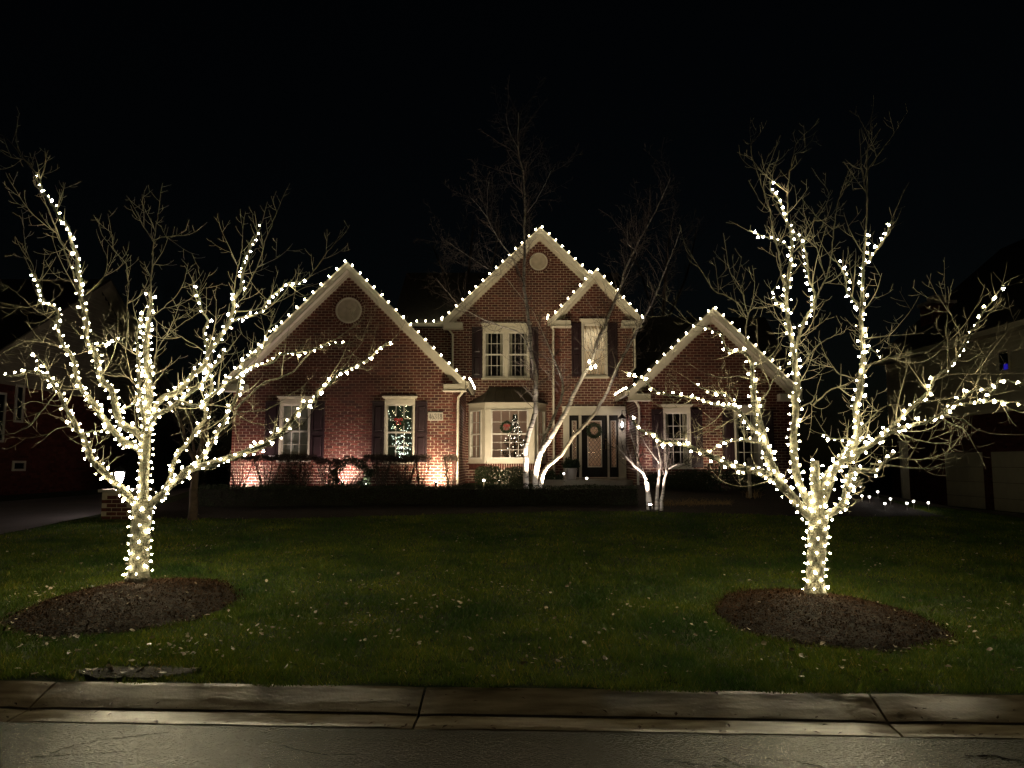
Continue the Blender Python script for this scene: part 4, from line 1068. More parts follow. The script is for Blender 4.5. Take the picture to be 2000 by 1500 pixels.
TY = 8.5
L_trunk = [(270,1133,TY),(272,1090,TY),(275,1040,TY),(277,1005,TY),(280,975,TY)]
L_limbs = [
 dict(p=[(274,992),(258,978),(235,953),(205,924),(180,898),(165,861),(147,828),(128,795),(114,766),(92,737),(62,724),(29,735),(9,733)], y=(TY,7.6), r=(.048,.006), lit=(.02,1)),
 dict(p=[(114,766),(100,745),(90,715),(78,700),(66,690)], y=(7.7,7.6), r=(.012,.004), lit=(.1,1), bd=.09),
 dict(p=[(280,985),(281,920),(284,870),(287,830),(290,790),(290,740),(285,690),(289,640),(294,600),(293,572)], y=(TY,TY+.1), r=(.062,.018), lit=(.02,1), pitch=.075, bd=.105, cut=1),
 dict(p=[(293,575),(295,540),(297,520),(300,477),(304,445),(310,413)], y=(TY+.1,TY+.2), r=(.010,.003)),
 dict(p=[(300,470),(325,462),(360,460)], y=(TY+.15,TY+.1), r=(.005,.002)), dict(p=[(299,470),(282,445),(267,415)], y=(TY+.15,TY+.3), r=(.005,.002)),
 dict(p=[(284,830),(276,790),(270,745),(271,705),(266,660),(271,632),(280,610)], y=(TY,TY-.35), r=(.026,.008), lit=(.05,1), bd=.10),
 dict(p=[(282,905),(271,876),(253,868),(242,862),(220,839),(200,814),(183,788),(161,762),(150,740),(147,713),(136,690),(120,666),(111,630),(113,606),(87,588),(81,567),(70,546),(61,529)], y=(TY,9.5), r=(.040,.006), lit=(.05,1)),
 dict(p=[(284,868),(271,847),(250,836),(237,825),(228,804),(222,775),(216,757),(199,744),(192,717),(189,699),(181,681),(169,663),(168,630),(163,600),(156,570),(158,552),(151,528),(152,504),(140,474),(132,440),(118,427),(100,397),(83,370),(77,343)], y=(TY,8.9), r=(.042,.006), lit=(.05,1)),
 dict(p=[(182,680),(198,672),(218,668),(237,664)], y=(8.75,8.6), r=(.008,.003), lit=(0,1), bd=.075),
 dict(p=[(218,836),(198,842),(180,843),(165,846)], y=(8.8,8.5), r=(.012,.004), lit=(0,1), bd=.09),
 dict(p=[(228,806),(245,797),(265,788),(278,780)], y=(8.65,8.5), r=(.012,.006), lit=(0,1), bd=.08, cut=1),
 dict(p=[(284,990),(304,975),(319,964),(334,946),(352,935),(367,918),(396,911),(425,902),(451,894),(492,879),(520,867),(535,852),(550,845),(580,807),(595,790),(615,782),(622,762),(645,747),(657,732),(674,722),(700,712),(725,697),(741,679),(765,665)], y=(TY,7.4), r=(.046,.005), lit=(.02,1)),
 dict(p=[(326,955),(334,927),(337,909),(352,880),(367,865),(383,839),(401,818),(403,788),(411,772),(414,740),(404,713),(405,687),(398,649),(406,625),(395,607),(390,585),(382,562)], y=(8.4,9.1), r=(.026,.005), lit=(.04,1)),
 dict(p=[(356,935),(378,910),(400,887),(417,860),(436,826),(449,801),(462,775),(468,752),(472,730),(476,705),(499,691),(515,673),(521,647),(529,636),(541,630)], y=(8.35,8.0), r=(.026,.005), lit=(.04,1)),
 dict(p=[(287,850),(300,815),(306,789),(323,775),(348,765),(374,735),(398,715),(412,680),(432,655),(449,631),(451,618),(457,599),(456,585),(470,566),(474,540),(476,511),(484,492),(491,476),(503,455),(513,431)], y=(TY,9.2), r=(.040,.005), lit=(.03,1)),
 dict(p=[(287,838),(305,812),(328,800),(352,782),(385,757),(410,728),(430,700),(449,680)], y=(TY,8.1), r=(.028,.008), lit=(.03,1)),
 dict(p=[(449,631),(470,620),(495,617),(510,607),(523,585),(542,569),(561,553),(579,551),(601,543)], y=(8.95,8.6), r=(.013,.004), lit=(0,1), bd=.10),
 dict(p=[(352,782),(380,792),(410,775),(435,755),(467,728),(494,713),(526,711),(545,695),(563,689),(591,687),(617,679),(641,673),(665,672),(683,670)], y=(8.3,7.7), r=(.018,.004), lit=(.04,1), bd=.105),
]
L_dead = [dict(p=p, y=y, r=r, dens=.62) for p, y, r in [
 ([(111,768),(92,790),(80,805),(60,830),(30,845),(6,849)], (7.8,7.3), (.007,.0025)),
 ([(140,832),(110,838),(88,857)], (8.0,7.6), (.006,.0025)),
 ([(128,795),(95,790),(60,785),(25,800)], (7.9,7.5), (.006,.0025)),
 ([(136,690),(100,672),(50,668),(0,694)], (9.2,8.4), (.008,.0025)),
 ([(111,630),(70,605),(30,570),(2,552)], (9.3,9.6), (.007,.0025)),
 ([(87,588),(55,600),(25,596),(0,590)], (9.4,9.0), (.006,.0025)),
 ([(147,547),(138,520),(123,483),(110,447),(90,400),(80,373),(67,333),(40,300),(31,262),(33,250)], (8.9,8.8), (.009,.002)),
 ([(77,343),(60,327),(20,277),(0,262)], (8.9,9.0), (.005,.002)),
 ([(81,567),(63,520),(50,480),(45,430)], (9.4,9.7), (.006,.002)),
 ([(167,577),(190,555),(207,533),(210,505),(203,490)], (8.9,9.2), (.006,.002)),
 ([(245,690),(250,640),(248,600),(250,573),(247,520),(233,500),(200,460)], (8.7,9.4), (.008,.002)),
 ([(301,700),(315,668),(345,640),(375,620)], (8.5,8.9), (.007,.002)),
 ([(292,620),(320,600),(350,570),(362,540)], (8.6,8.2), (.006,.002)),
 ([(458,800),(483,777),(510,751),(540,738),(571,727),(598,697),(620,680),(651,663),(691,639),(718,615),(728,600)], (8.2,7.6), (.012,.002)),
 ([(670,722),(680,705),(689,689),(707,668),(721,636)], (7.6,7.7), (.005,.002)),
 ([(456,610),(490,606),(510,601),(563,580),(590,564),(633,551)], (9.0,9.4), (.007,.002)),
 ([(600,545),(620,520),(645,485),(667,463)], (8.6,8.6), (.006,.002)),
 ([(455,590),(461,540),(470,500),(473,470),(475,441)], (9.1,9.4), (.007,.002)),
 ([(474,575),(493,540),(512,497),(517,473),(533,433),(544,407)], (9.1,9.0), (.007,.002)),
 ([(440,825),(470,806),(521,800),(560,775),(585,760)], (8.2,7.9), (.008,.002)),
 ([(492,879),(537,858),(590,828),(612,800),(617,786)], (7.9,7.7), (.008,.002)),
 ([(405,790),(440,795),(480,820),(520,830),(555,815)], (8.6,8.8), (.007,.002)),
 ([(290,800),(320,790),(345,812),(352,838)], (8.4,8.1), (.006,.002)),
 ([(287,790),(255,740),(225,735),(190,730)], (8.6,9.2), (.010,.002)),
 ([(405,690),(378,672),(340,650),(322,640)], (8.9,8.8), (.006,.002)),
]]
basep = P(270,1133,TY)
lit_tree('low forking bare tree wrapped in warm white lights, beside the driveway', 'warm white mini lights wound round the low forking bare tree near the driveway',
         (basep.x, basep.y, basep.z), TY, L_trunk, L_limbs, L_dead, 11, (.098,.105))

TR = 8.06
R_trunk = [(1592,1163,TR),(1592,1130,TR),(1595,1080,TR),(1597,1040,TR),(1598,1005,TR)]
R_limbs = [
 dict(p=[(1592,1015),(1572,1000),(1547,970),(1525,948),(1514,933),(1473,920),(1431,909),(1402,898),(1380,886),(1362,880),(1341,871),(1320,865),(1290,862),(1275,847),(1251,841),(1239,826),(1227,808)], y=(TR,7.1), r=(.050,.004), lit=(.02,1), bd=.13),
 dict(p=[(1535,958),(1514,926),(1503,897),(1495,871),(1488,842),(1479,811),(1473,775),(1471,745),(1470,718),(1464,697),(1446,686),(1425,685),(1413,670),(1407,649),(1396,648),(1389,643),(1375,637)], y=(7.8,8.4), r=(.050,.004), lit=(.02,1)),
 dict(p=[(1488,842),(1470,836),(1455,817),(1437,799),(1407,793),(1368,781),(1344,776),(1318,773),(1299,769),(1275,760),(1260,745),(1239,733),(1221,727)], y=(8.0,7.2), r=(.020,.003), lit=(.02,1), bd=.13),
 dict(p=[(1440,800),(1434,787),(1425,772),(1389,764),(1374,760),(1365,754),(1350,745)], y=(7.9,7.9), r=(.009,.003), lit=(.02,1), bd=.12),
 dict(p=[(1498,868),(1480,864),(1464,862),(1434,859),(1404,865),(1392,880)], y=(8.0,7.8), r=(.010,.003), lit=(.02,1), bd=.12),
 dict(p=[(1596,1005),(1583,985),(1565,955),(1554,915),(1550,871),(1550,842),(1554,805),(1552,772),(1558,770),(1556,740),(1550,692),(1546,660),(1538,620),(1536,580),(1540,548),(1546,496),(1544,448),(1532,424),(1524,392),(1504,372),(1508,352)], y=(TR,8.5), r=(.046,.005), lit=(.03,1)),
 dict(p=[(1538,420),(1539,400),(1540,352),(1548,312),(1556,280),(1580,256)], y=(8.45,8.6), r=(.008,.002)),
 dict(p=[(1536,560),(1528,544),(1520,492),(1510,456),(1504,412),(1484,352),(1468,300),(1466,276)], y=(8.3,8.0), r=(.011,.002)),
 dict(p=[(1545,492),(1532,476),(1510,468),(1486,460),(1460,450)], y=(8.4,8.1), r=(.007,.003), lit=(.05,1), bd=.11),
 dict(p=[(1539,615),(1528,592),(1516,588),(1506,572),(1516,558)], y=(8.3,8.2), r=(.008,.003), lit=(.05,1), bd=.08),
 dict(p=[(1554,735),(1554,684),(1572,624),(1586,604),(1592,572),(1582,552),(1578,520),(1572,488),(1560,464),(1550,452)], y=(8.3,8.8), r=(.024,.004), lit=(.3,1)),
 dict(p=[(1590,590),(1600,570),(1612,544),(1624,504)], y=(8.55,8.7), r=(.010,.006), cut=1),
 dict(p=[(1624,504),(1628,456),(1636,400),(1648,360),(1660,332),(1680,312)], y=(8.7,8.9), r=(.007,.002)),
 dict(p=[(1598,1010),(1594,970),(1592,933),(1592,900)], y=(TR,TR-.05), r=(.062,.042), lit=(.02,1), bd=.09, cut=1, g0=.9),
 dict(p=[(1600,1008),(1603,970),(1605,944),(1620,926),(1635,908),(1653,893),(1668,872),(1674,842),(1673,820),(1671,794),(1679,765),(1682,740),(1686,690),(1684,660),(1682,620),(1684,580),(1686,540),(1688,496),(1690,456)], y=(TR,7.6), r=(.048,.008), lit=(.03,1), cut=1),
 dict(p=[(1690,456),(1694,400),(1694,332),(1696,280),(1704,220)], y=(7.6,7.6), r=(.009,.002), dens=.5),
 dict(p=[(1694,332),(1720,296),(1752,252)], y=(7.6,7.4), r=(.004,.002)),
 dict(p=[(1686,520),(1698,508),(1716,480),(1732,456),(1744,424)], y=(7.6,7.3), r=(.010,.004), lit=(.05,1), bd=.10),
 dict(p=[(1684,615),(1676,596),(1656,572),(1650,540),(1636,512),(1624,504)], y=(7.7,7.9), r=(.013,.004), lit=(.05,1), bd=.10),
 dict(p=[(1602,1012),(1620,1003),(1646,985),(1653,959),(1657,933),(1664,919),(1690,919),(1715,919),(1726,904),(1752,886)], y=(TR,7.2), r=(.046,.008), lit=(.03,1)),
 dict(p=[(1657,935),(1652,950),(1660,962),(1668,955)], y=(7.7,7.6), r=(.02,.014), lit=(0,1), bd=.09, cut=1),
 dict(p=[(1608,985),(1622,945),(1635,911),(1668,890),(1704,867),(1723,853),(1748,840),(1778,831),(1814,823),(1840,806),(1855,794),(1877,790),(1906,787),(1935,783),(1968,785),(1994,783)], y=(TR,6.7), r=(.034,.004), lit=(.04,1)),
 dict(p=[(1850,797),(1866,786),(1880,776),(1900,762),(1936,756),(1956,740),(1976,744),(1998,756)], y=(7.1,6.7), r=(.009,.003), lit=(.02,1), bd=.12),
 dict(p=[(1906,787),(1928,780),(1934,768),(1944,752)], y=(6.95,6.9), r=(.006,.003), lit=(.02,1), bd=.10),
 dict(p=[(1660,895),(1690,872),(1725,848),(1752,825),(1772,804),(1792,784),(1814,766),(1826,738),(1850,722),(1866,700),(1880,680),(1898,648),(1910,630),(1926,602),(1940,586),(1956,558)], y=(7.9,7.3), r=(.026,.004), lit=(.04,1), bd=.125),
 dict(p=[(1672,862),(1651,856),(1635,858),(1620,856),(1609,842)], y=(7.85,7.7), r=(.009,.003), lit=(.02,1), bd=.10),
 dict(p=[(1640,918),(1642,889),(1660,868),(1685,858),(1700,850)], y=(7.9,8.3), r=(.014,.004), lit=(.02,1), bd=.11),
 dict(p=[(1686,700),(1700,680),(1712,690),(1722,704)], y=(7.6,7.4), r=(.006,.003), lit=(.1,1), bd=.09),
]
R_dead = [dict(p=p, y=y, r=r, dens=.62) for p, y, r in [
 ([(1560,724),(1592,680),(1615,662),(1640,652)], (8.3,8.6), (.010,.002)),
 ([(1588,792),(1605,775),(1624,760),(1650,752),(1672,740)], (8.3,7.9), (.010,.003)),
 ([(1554,800),(1575,790),(1590,780),(1596,758)], (8.3,8.7), (.009,.002)),
 ([(1690,716),(1715,706),(1740,700),(1780,692),(1815,685),(1840,668)], (7.6,7.5), (.011,.002)),
 ([(1686,664),(1720,658),(1752,654),(1792,652)], (7.6,7.3), (.007,.002)),
 ([(1458,670),(1456,640),(1461,616),(1470,590),(1474,560),(1473,545)], (8.3,8.6), (.010,.002)),
 ([(1458,619),(1440,592),(1420,578),(1395,568),(1380,545),(1355,505),(1340,480)], (8.4,8.6), (.009,.002)),
 ([(1461,616),(1445,560),(1425,530),(1420,500)], (8.4,8.0), (.006,.002)),
 ([(1406,655),(1380,640),(1345,630),(1320,600),(1290,580)], (8.3,8.0), (.006,.002)),
 ([(1800,786),(1825,782),(1848,778),(1875,774),(1904,776)], (7.6,7.2), (.008,.002)),
 ([(1826,742),(1850,732),(1880,730),(1930,730),(1984,730)], (7.5,7.0), (.008,.002)),
 ([(1836,815),(1860,828),(1880,836),(1896,860),(1908,880)], (7.2,6.9), (.008,.002)),
 ([(1850,812),(1885,822),(1905,838),(1930,846)], (7.1,6.8), (.007,.002)),
 ([(1700,905),(1752,912),(1790,915),(1816,914),(1860,900)], (7.5,7.0), (.009,.002)),
 ([(1726,900),(1760,895),(1800,898),(1840,888)], (7.4,7.6), (.007,.002)),
 ([(1740,845),(1770,852),(1800,862),(1840,866),(1870,858)], (7.6,7.2), (.009,.002)),
 ([(1866,700),(1890,705),(1915,690),(1930,680)], (7.5,7.3), (.006,.002)),
 ([(1850,722),(1852,680),(1848,640),(1853,590)], (7.5,7.7), (.008,.002)),
 ([(1880,680),(1870,640),(1850,600),(1845,560)], (7.5,7.8), (.007,.002)),
 ([(1956,558),(1975,545),(2000,535)], (7.3,7.2), (.005,.002)),
 ([(1504,412),(1490,400),(1478,380)], (8.0,7.9), (.004,.002)),
 ([(1556,470),(1580,440),(1600,420),(1620,380),(1600,350)], (8.6,8.9), (.007,.002)),
 ([(1612,544),(1600,500),(1590,470),(1572,420)], (8.6,9.0), (.007,.002)),
 ([(1470,740),(1440,735),(1410,738),(1380,730)], (8.2,8.4), (.008,.002)),
 ([(1478,800),(1440,815),(1400,835),(1362,850)], (8.1,8.6), (.008,.002)),
 ([(1470,720),(1500,700),(1518,680),(1520,655)], (8.2,8.6), (.007,.002)),
 ([(1675,842),(1720,800),(1745,790),(1775,800)], (7.8,8.4), (.008,.002)),
 ([(1682,740),(1640,730),(1615,700),(1600,690)], (7.7,8.2), (.008,.002)),
 ([(1475,790),(1500,765),(1515,730),(1540,700)], (8.1,8.7), (.010,.002)),
]]
basep = P(1592,1163,TR)
lit_tree('tall upright bare tree wrapped in warm white lights, on the right half of the lawn', 'warm white mini lights wound round the tall upright bare tree on the right',
         (basep.x, basep.y, basep.z), TR, R_trunk, R_limbs, R_dead, 23, (.085,.10))

# birch clump before the bay window
bm_ = bpy.data.materials.new('birch_bark'); bm_.use_nodes = True; t = bm_.node_tree; bs = t.nodes['Principled BSDF']
geo = t.nodes.new('ShaderNodeNewGeometry'); mp = t.nodes.new('ShaderNodeMapping'); mp.inputs['Scale'].default_value = (3, 3, 16); t.links.new(geo.outputs['Position'], mp.inputs[0])
n1 = t.nodes.new('ShaderNodeTexNoise'); n1.inputs['Scale'].default_value = 1.5; n1.inputs['Detail'].default_value = 5; t.links.new(mp.outputs[0], n1.inputs['Vector'])
r = t.nodes.new('ShaderNodeValToRGB'); r.color_ramp.elements[0].position = .33; r.color_ramp.elements[1].position = .47
r.color_ramp.elements[0].color = (.07,.055,.045,1); r.color_ramp.elements[1].color = (.74,.68,.58,1)
t.links.new(n1.outputs['Fac'], r.inputs[0]); t.links.new(r.outputs[0], bs.inputs['Base Color']); bs.inputs['Roughness'].default_value = .7
M['birch'] = bm_
def plain_tree(lbl, cat, base, stems, twigm, seed, lvl=2, dens=1.0, name='tree', twl=(.3,.8), wood=None, g0=.35, up=.05, group=None):
    rng.seed(seed); root = thing(name, base, lbl, cat, group); tw = MB()
    for i, st in enumerate(stems):
        pts = st['p']; y0, y1 = st['y']; m = len(pts); W3 = [P(x, y, y0+(y1-y0)*i_/(m-1)) for i_, (x, y) in enumerate(pts)]
        if st.get('root'): W3[0].z = min(W3[0].z, G(W3[0].x, W3[0].y) - .03) if W3[0].z < G(W3[0].x, W3[0].y)+.4 else W3[0].z
        sp_ = smooth_poly(W3, .09, .006); k = len(sp_); ra, rb = st['r']; rr_ = [rb + (ra-rb)*(1-j/(k-1)) for j in range(k)]
        lb = MB(); lb.tube(sp_, rr_, 10 if ra > .03 else 5); lb.build('trunk' if st.get('root') else 'limb', wood or M['birch'], root, smooth=True)
        T = sum((c-a).length for a, c in zip(sp_[:-1], sp_[1:])); s = T*st.get('g0', g0)
        while s < T:
            j = min(k-2, int(s/T*(k-1))); t_ = (sp_[j+1]-sp_[j]).normalized(); dd = (t_*.8 + rperp(t_)*.8).normalized()
            grow(tw, sp_[j], dd, rng.uniform(*twl), min(.008, rr_[j]*.6), lvl, up=up, wob=.10, spur=.13, spread=.75, rmin=.0022)
            s += rng.uniform(.12,.3)/dens
    tw.build('twigs', twigm, root, kind='stuff'); return root
BY = 19.3
bp_ = P(1042, 948, BY)
plain_tree('pale three stemmed birch lit from below in front of the bay window', 'tree', (bp_.x, BY, G(bp_.x, BY)), [
 dict(p=[(1028,950),(1027,884),(1029,861),(1040,825),(1046,793),(1047,748),(1047,737),(1038,691),(1034,641),(1028,590),(1023,552),(1025,501),(1024,463),(1025,400),(1022,340),(1012,290),(1013,220)], y=(BY,20.2), r=(.074,.006), root=1, g0=.22),
 dict(p=[(1012,290),(993,250),(988,222)], y=(20.1,20.2), r=(.008,.003)),
 dict(p=[(1025,420),(1050,387),(1077,333)], y=(20,20.4), r=(.010,.003)),
 dict(p=[(1038,695),(1018,653),(977,636),(942,623),(906,603),(891,590),(851,542)], y=(19.7,20.3), r=(.022,.004)),
 dict(p=[(1023,557),(1003,509),(977,471),(953,427),(952,385),(955,355)], y=(19.9,20.6), r=(.018,.004)),
 dict(p=[(953,427),(937,405),(917,383)], y=(20.4,20.6), r=(.008,.003)),
 dict(p=[(1026,590),(985,540),(952,524),(901,491),(870,470)], y=(19.9,20.8), r=(.012,.003)),
 dict(p=[(1043,950),(1052,895),(1072,861),(1090,830),(1111,793),(1122,767),(1140,732),(1155,709),(1167,666),(1185,628),(1200,587),(1215,552),(1220,530),(1250,467),(1273,427),(1297,377),(1310,347)], y=(BY,18.8), r=(.076,.005), root=1, g0=.4),
 dict(p=[(1213,560),(1243,497),(1227,477),(1225,440)], y=(18.9,18.7), r=(.010,.003)),
 dict(p=[(1058,872),(1061,859),(1077,825),(1086,802),(1097,777),(1099,753),(1096,737),(1081,699),(1068,668),(1053,633),(1038,603)], y=(BY,19.9), r=(.045,.006)),
 dict(p=[(1052,950),(1063,920),(1095,889),(1122,850),(1156,814),(1179,777),(1190,757),(1204,722),(1231,671),(1256,625),(1274,590),(1297,533),(1317,483),(1330,447)], y=(BY,18.4), r=(.056,.006), root=1, g0=.5),
 dict(p=[(1155,709),(1160,690),(1172,680),(1190,672)], y=(19,18.9), r=(.012,.004)),
], M['dtwig'], 5, lvl=2, dens=3.0, name='birch_tree', twl=(.4,1.4))
# cluster of bulbs caught in the birch
th = thing('light_cluster', tuple(P(1154,716,18.8)), 'three bright bulbs tied together on a birch branch before the lit upper window', 'string lights')
b = MB(); cp_ = [P(1151,707,18.72), P(1154,719,18.72), P(1163,716,18.72)]; b.tube(cp_, .005, 4); b.build('wire', M['wire'], th)
for p in cp_:
    o = link('bulb', c9me, M['c9'], th, p); o.scale = (1.5,1.5,1.5)

cb_ = P(1277, 986, 17.3)
plain_tree('small multi stemmed bare tree with floodlit white stems near the front door', 'tree', (cb_.x, 17.3, G(cb_.x, 17.3)), [
 dict(p=[(1266,986),(1262,937),(1250,918),(1239,910),(1218,886),(1205,870)], y=(17.3,17.0), r=(.050,.010), root=1, g0=.5),
 dict(p=[(1262,937),(1248,900),(1238,870),(1230,840)], y=(17.3,17.4), r=(.022,.006)),
 dict(p=[(1274,986),(1266,955),(1262,940)], y=(17.35,17.2), r=(.034,.022), root=1, g0=.95),
 dict(p=[(1281,986),(1285,945),(1287,928),(1290,895),(1283,870),(1280,845)], y=(17.3,17.5), r=(.046,.010), root=1, g0=.5),
 dict(p=[(1290,984),(1299,931),(1306,915),(1320,908),(1344,904),(1355,890)], y=(17.2,17.0), r=(.046,.008), root=1, g0=.5),
 dict(p=[(1300,925),(1306,890),(1312,860),(1330,840)], y=(17.1,17.4), r=(.020,.006)),
 dict(p=[(1288,905),(1270,880),(1258,862),(1250,840)], y=(17.4,17.6), r=(.014,.005)),
], M['dtwig'], 9, lvl=2, dens=4.2, name='ornamental_tree', twl=(.25,.65), up=.10)
st_ = P(378, 986, 15.6)
plain_tree('small brown trunked bare tree behind the left lit tree, beside the lamp pillar', 'tree', (st_.x, 15.6, G(st_.x, 15.6)), [
 dict(p=[(378,988),(379,950),(384,905),(390,880),(400,840),(410,800),(415,760)], y=(15.6,15.6), r=(.10,.012), root=1, g0=.45),
 dict(p=[(383,908),(370,880),(358,840),(345,800),(338,770)], y=(15.6,15.2), r=(.04,.008)),
 dict(p=[(386,895),(410,870),(440,840),(462,800)], y=(15.6,15.9), r=(.035,.008)),
 dict(p=[(384,900),(375,850),(372,800),(378,750)], y=(15.6,16.2), r=(.03,.008)),
], M['dtwig'], 14, lvl=2, dens=2.2, name='bare_tree', twl=(.3,.8), wood=mat('brown_bark', (.20,.14,.10), .9, (.12,.085,.06), 9, .8, 30))
# far bare tree behind the house roof
for i, (px, py, Y, lb) in enumerate([(905, 640, 40, 'faint tall bare tree rising behind the roof left of the tallest gable'), (1290, 640, 42, 'faint tall bare tree rising behind the roof right of the tallest gable')]):
    q = P(px, py, Y)
    plain_tree(lb, 'tree', (q.x, Y, 1.0), [dict(p=[(px,930),(px+4,700),(px+8,560),(px+20,440)], y=(Y,Y), r=(.22,.03), root=1, g0=.3), dict(p=[(px+4,690),(px-30,560),(px-60,480)], y=(Y,Y-1), r=(.1,.02)), dict(p=[(px+6,640),(px+50,540),(px+70,450)], y=(Y,Y+1), r=(.1,.02))],
        M['dtwig'], 30+i, lvl=1, dens=1.4, name='distant_tree', twl=(1.2,2.8), wood=M['dtwig'], group='bare trees behind the house')

# ================================================================== HEDGE, SHRUBS, PLANTERS
def leafcloud(inside, n, bbox, size, mb=None):
    mb = mb or MB(); c = 0
    while c < n:
        x, y, z = [rng.uniform(bbox[i][0], bbox[i][1]) for i in range(3)]
        if not inside(x, y, z): continue
        d = Vector((rng.gauss(0,1), rng.gauss(0,1), rng.gauss(0,1)+.4)).normalized(); mb.leaf(Vector((x,y,z)), d, Vector((rng.gauss(0,1),rng.gauss(0,1),1)).normalized(), size*rng.uniform(.7,1.4), size*rng.uniform(.4,.7)); c += 1
    return mb
rng.seed(77)
HX0, HX1, HY0, HY1 = XR(388, 970, 17.9), XR(1244, 970, 17.9), 17.85, 18.5
ht = ZR(949, 17.9)
nseg = 9
for i in range(1): 
    th = thing('clipped_hedge', ((HX0+HX1)/2, 18.2, .62), 'long low clipped dark green hedge between the lawn and the house', 'hedge')
    b = MB(); k = 60
    for j in range(k):      # woody core
        a, c = HX0+(HX1-HX0)*j/k, HX0+(HX1-HX0)*(j+1)/k; b.box(a+.005, c-.0, HY0+.09+rng.uniform(0,.03), HY1-.09, G(a,18)-.02, ht-.07-rng.uniform(0,.02))
    b.build('branches', M['soil'], th)
    def ins(x, y, z):
        w = .035*math.sin(x*3.1)+.025*math.sin(x*7.7); g = G(x, y)
        if z < g: return False
        tz = ht + .02*math.sin(x*4.3) 
        return z < tz and (y < HY0+.11+w or y > HY1-.1 or z > tz-.09 or x < HX0+.1 or x > HX1-.1)
    leafcloud(ins, 30000, ((HX0-.02,HX1+.02),(HY0-.05,HY1+.03),(.4,ht+.03)), .035).build('foliage', M['hedge'], th, kind='stuff')
# twiggy flat-topped foundation shrubs
def shrub(px, wpx, topy, Y, lbl, seed, leafm=None, leaves=0, group='twiggy clipped shrubs along the front wall', nst=16):
    rng.seed(seed); x = XR(px, 920, Y); w = wpx/F*Y; zt = ZR(topy, Y); g = G(x, Y)
    th = thing('shrub', (x, Y, g), lbl, 'shrub', group); st = MB(); tw = MB()
    for i in range(nst):
        a = rng.uniform(-1,1); ex = x + a*w*.5; ey = Y + rng.uniform(-.28,.2); H = (zt - g)*rng.uniform(.85,1.0)
        p0 = Vector((x + a*w*.12, Y + rng.uniform(-.06,.06), g-.02)); p3 = Vector((ex, ey, g+H)); pm = p0.lerp(p3, .5) + Vector((a*.03, 0, .06))
        sp_ = smooth_poly([p0, pm, p3], .08, .008); st.tube(sp_, [.011*(1-.6*j/len(sp_)) for j in range(len(sp_))], 4)
        k = len(sp_)
        for j in range(int(k*.3), k):
            t_ = (sp_[min(j+1,k-1)]-sp_[max(j-1,0)]).normalized()
            for q in range(2):
                n = 3; d = (t_*.5 + rperp(t_)).normalized(); L = rng.uniform(.06,.2)
                e = sp_[j] + d*L
                if e.z > zt + .02: e.z = zt + rng.uniform(-.03,.02)
                tw.tube([sp_[j], sp_[j].lerp(e,.5)+Vector((0,0,.01)), e], [.004,.003,.002], 3, cap=False)
        for q in range(10):     # dense clipped crown edge
            e = Vector((x + rng.uniform(-.5,.5)*w, Y+rng.uniform(-.3,.22), zt + rng.uniform(-.12,.0))); 
            for _ in range(4):
                d = Vector((rng.gauss(0,.6), rng.gauss(0,.6), 1)).normalized()*rng.uniform(.04,.10); tw.tube([e, e+d], [.003,.002], 3, cap=False)
                if leafm is not None or rng.random() < .6: tw.leaf(e+d, d, Vector((rng.gauss(0,1),rng.gauss(0,1),1)).normalized(), .035, .02)
    st.build('stems', M['dtwig'], th); tw.build('twigs', M['dtwig'], th, kind='stuff')
    if leaves:
        leafcloud(lambda X,Y_,Z: ((X-x)/(w*.5))**2 + ((Y_-Y)/.35)**2 + ((Z-(g+zt)/2)/((zt-g)/2))**2 < 1, leaves, ((x-w/2,x+w/2),(Y-.35,Y+.35),(g,zt)), .04).build('foliage', leafm, th, kind='stuff')
SY = 21.0
shrub(466, 60, 893, SY, 'leftmost twiggy shrub against the brick, with a floodlight shining through it', 101)
shrub(522, 66, 893, SY, 'twiggy shrub under the left end of the window half hidden by lit branches', 102, M['hedge'], 500, nst=20)
shrub(582, 70, 893, SY, 'dark twiggy shrub under the grey blinded window of the left gable', 103, M['hedge'], 1500, nst=22)
shrub(742, 60, 893, SY, 'twiggy shrub under the left shutter of the window with sparkling lights', 105, M['hedge'], 350, nst=24)
shrub(790, 58, 896, SY, 'twiggy shrub right under the window with sparkling lights', 106, M['hedge'], 350, nst=24)
shrub(822, 36, 893, SY, 'twiggy shrub under the right hand plum shutter, left edge of the bright floodlight pool', 107, nst=12)
shrub(880, 30, 893, SY, 'twiggy shrub beside the white downpipe under the house number', 108, nst=12)
# evergreen arch shrub
rng.seed(55); ax_, Yx = XR(683, 920, 21.2), 21.15; ag = G(ax_, Yx); az_ = ZR(893, Yx)
th = thing('arched_evergreen', (ax_, Yx, ag), 'dark evergreen shrub trained in an arch with a lit gap in its middle', 'shrub')
st = MB()
for i in range(16):
    a = -.6 + 1.2*i/15 + rng.uniform(-.05,.05); st.tube(smooth_poly([(ax_+a*.1, Yx, ag), (ax_+a*.5, Yx+rng.uniform(-.1,.1), ag+.35), (ax_+a*.9, Yx, ag+.62)], .1, .01), .009, 4)
st.build('stems', M['dtwig'], th)
rad_o, rad_i = .52, .30; hz = az_ - rad_o
leafcloud(lambda x,y,z: (rad_i*(1+.16*math.sin(4*math.atan2(z-hz,x-ax_)+1)+.1*math.sin(11*x+7*z)) < math.hypot((x-ax_)*(.82 if x > ax_ else 1.1), z-hz) < rad_o*(1+.07*math.sin(9*math.atan2(z-hz,x-ax_))+.05*math.sin(23*x))) and (z > ag+.1) and not (abs(x-ax_) < .25 and z < hz), 3800, ((ax_-.6,ax_+.68),(Yx-.2,Yx+.2),(ag,az_+.02)), .05).build('foliage', M['ever'], th, kind='stuff')
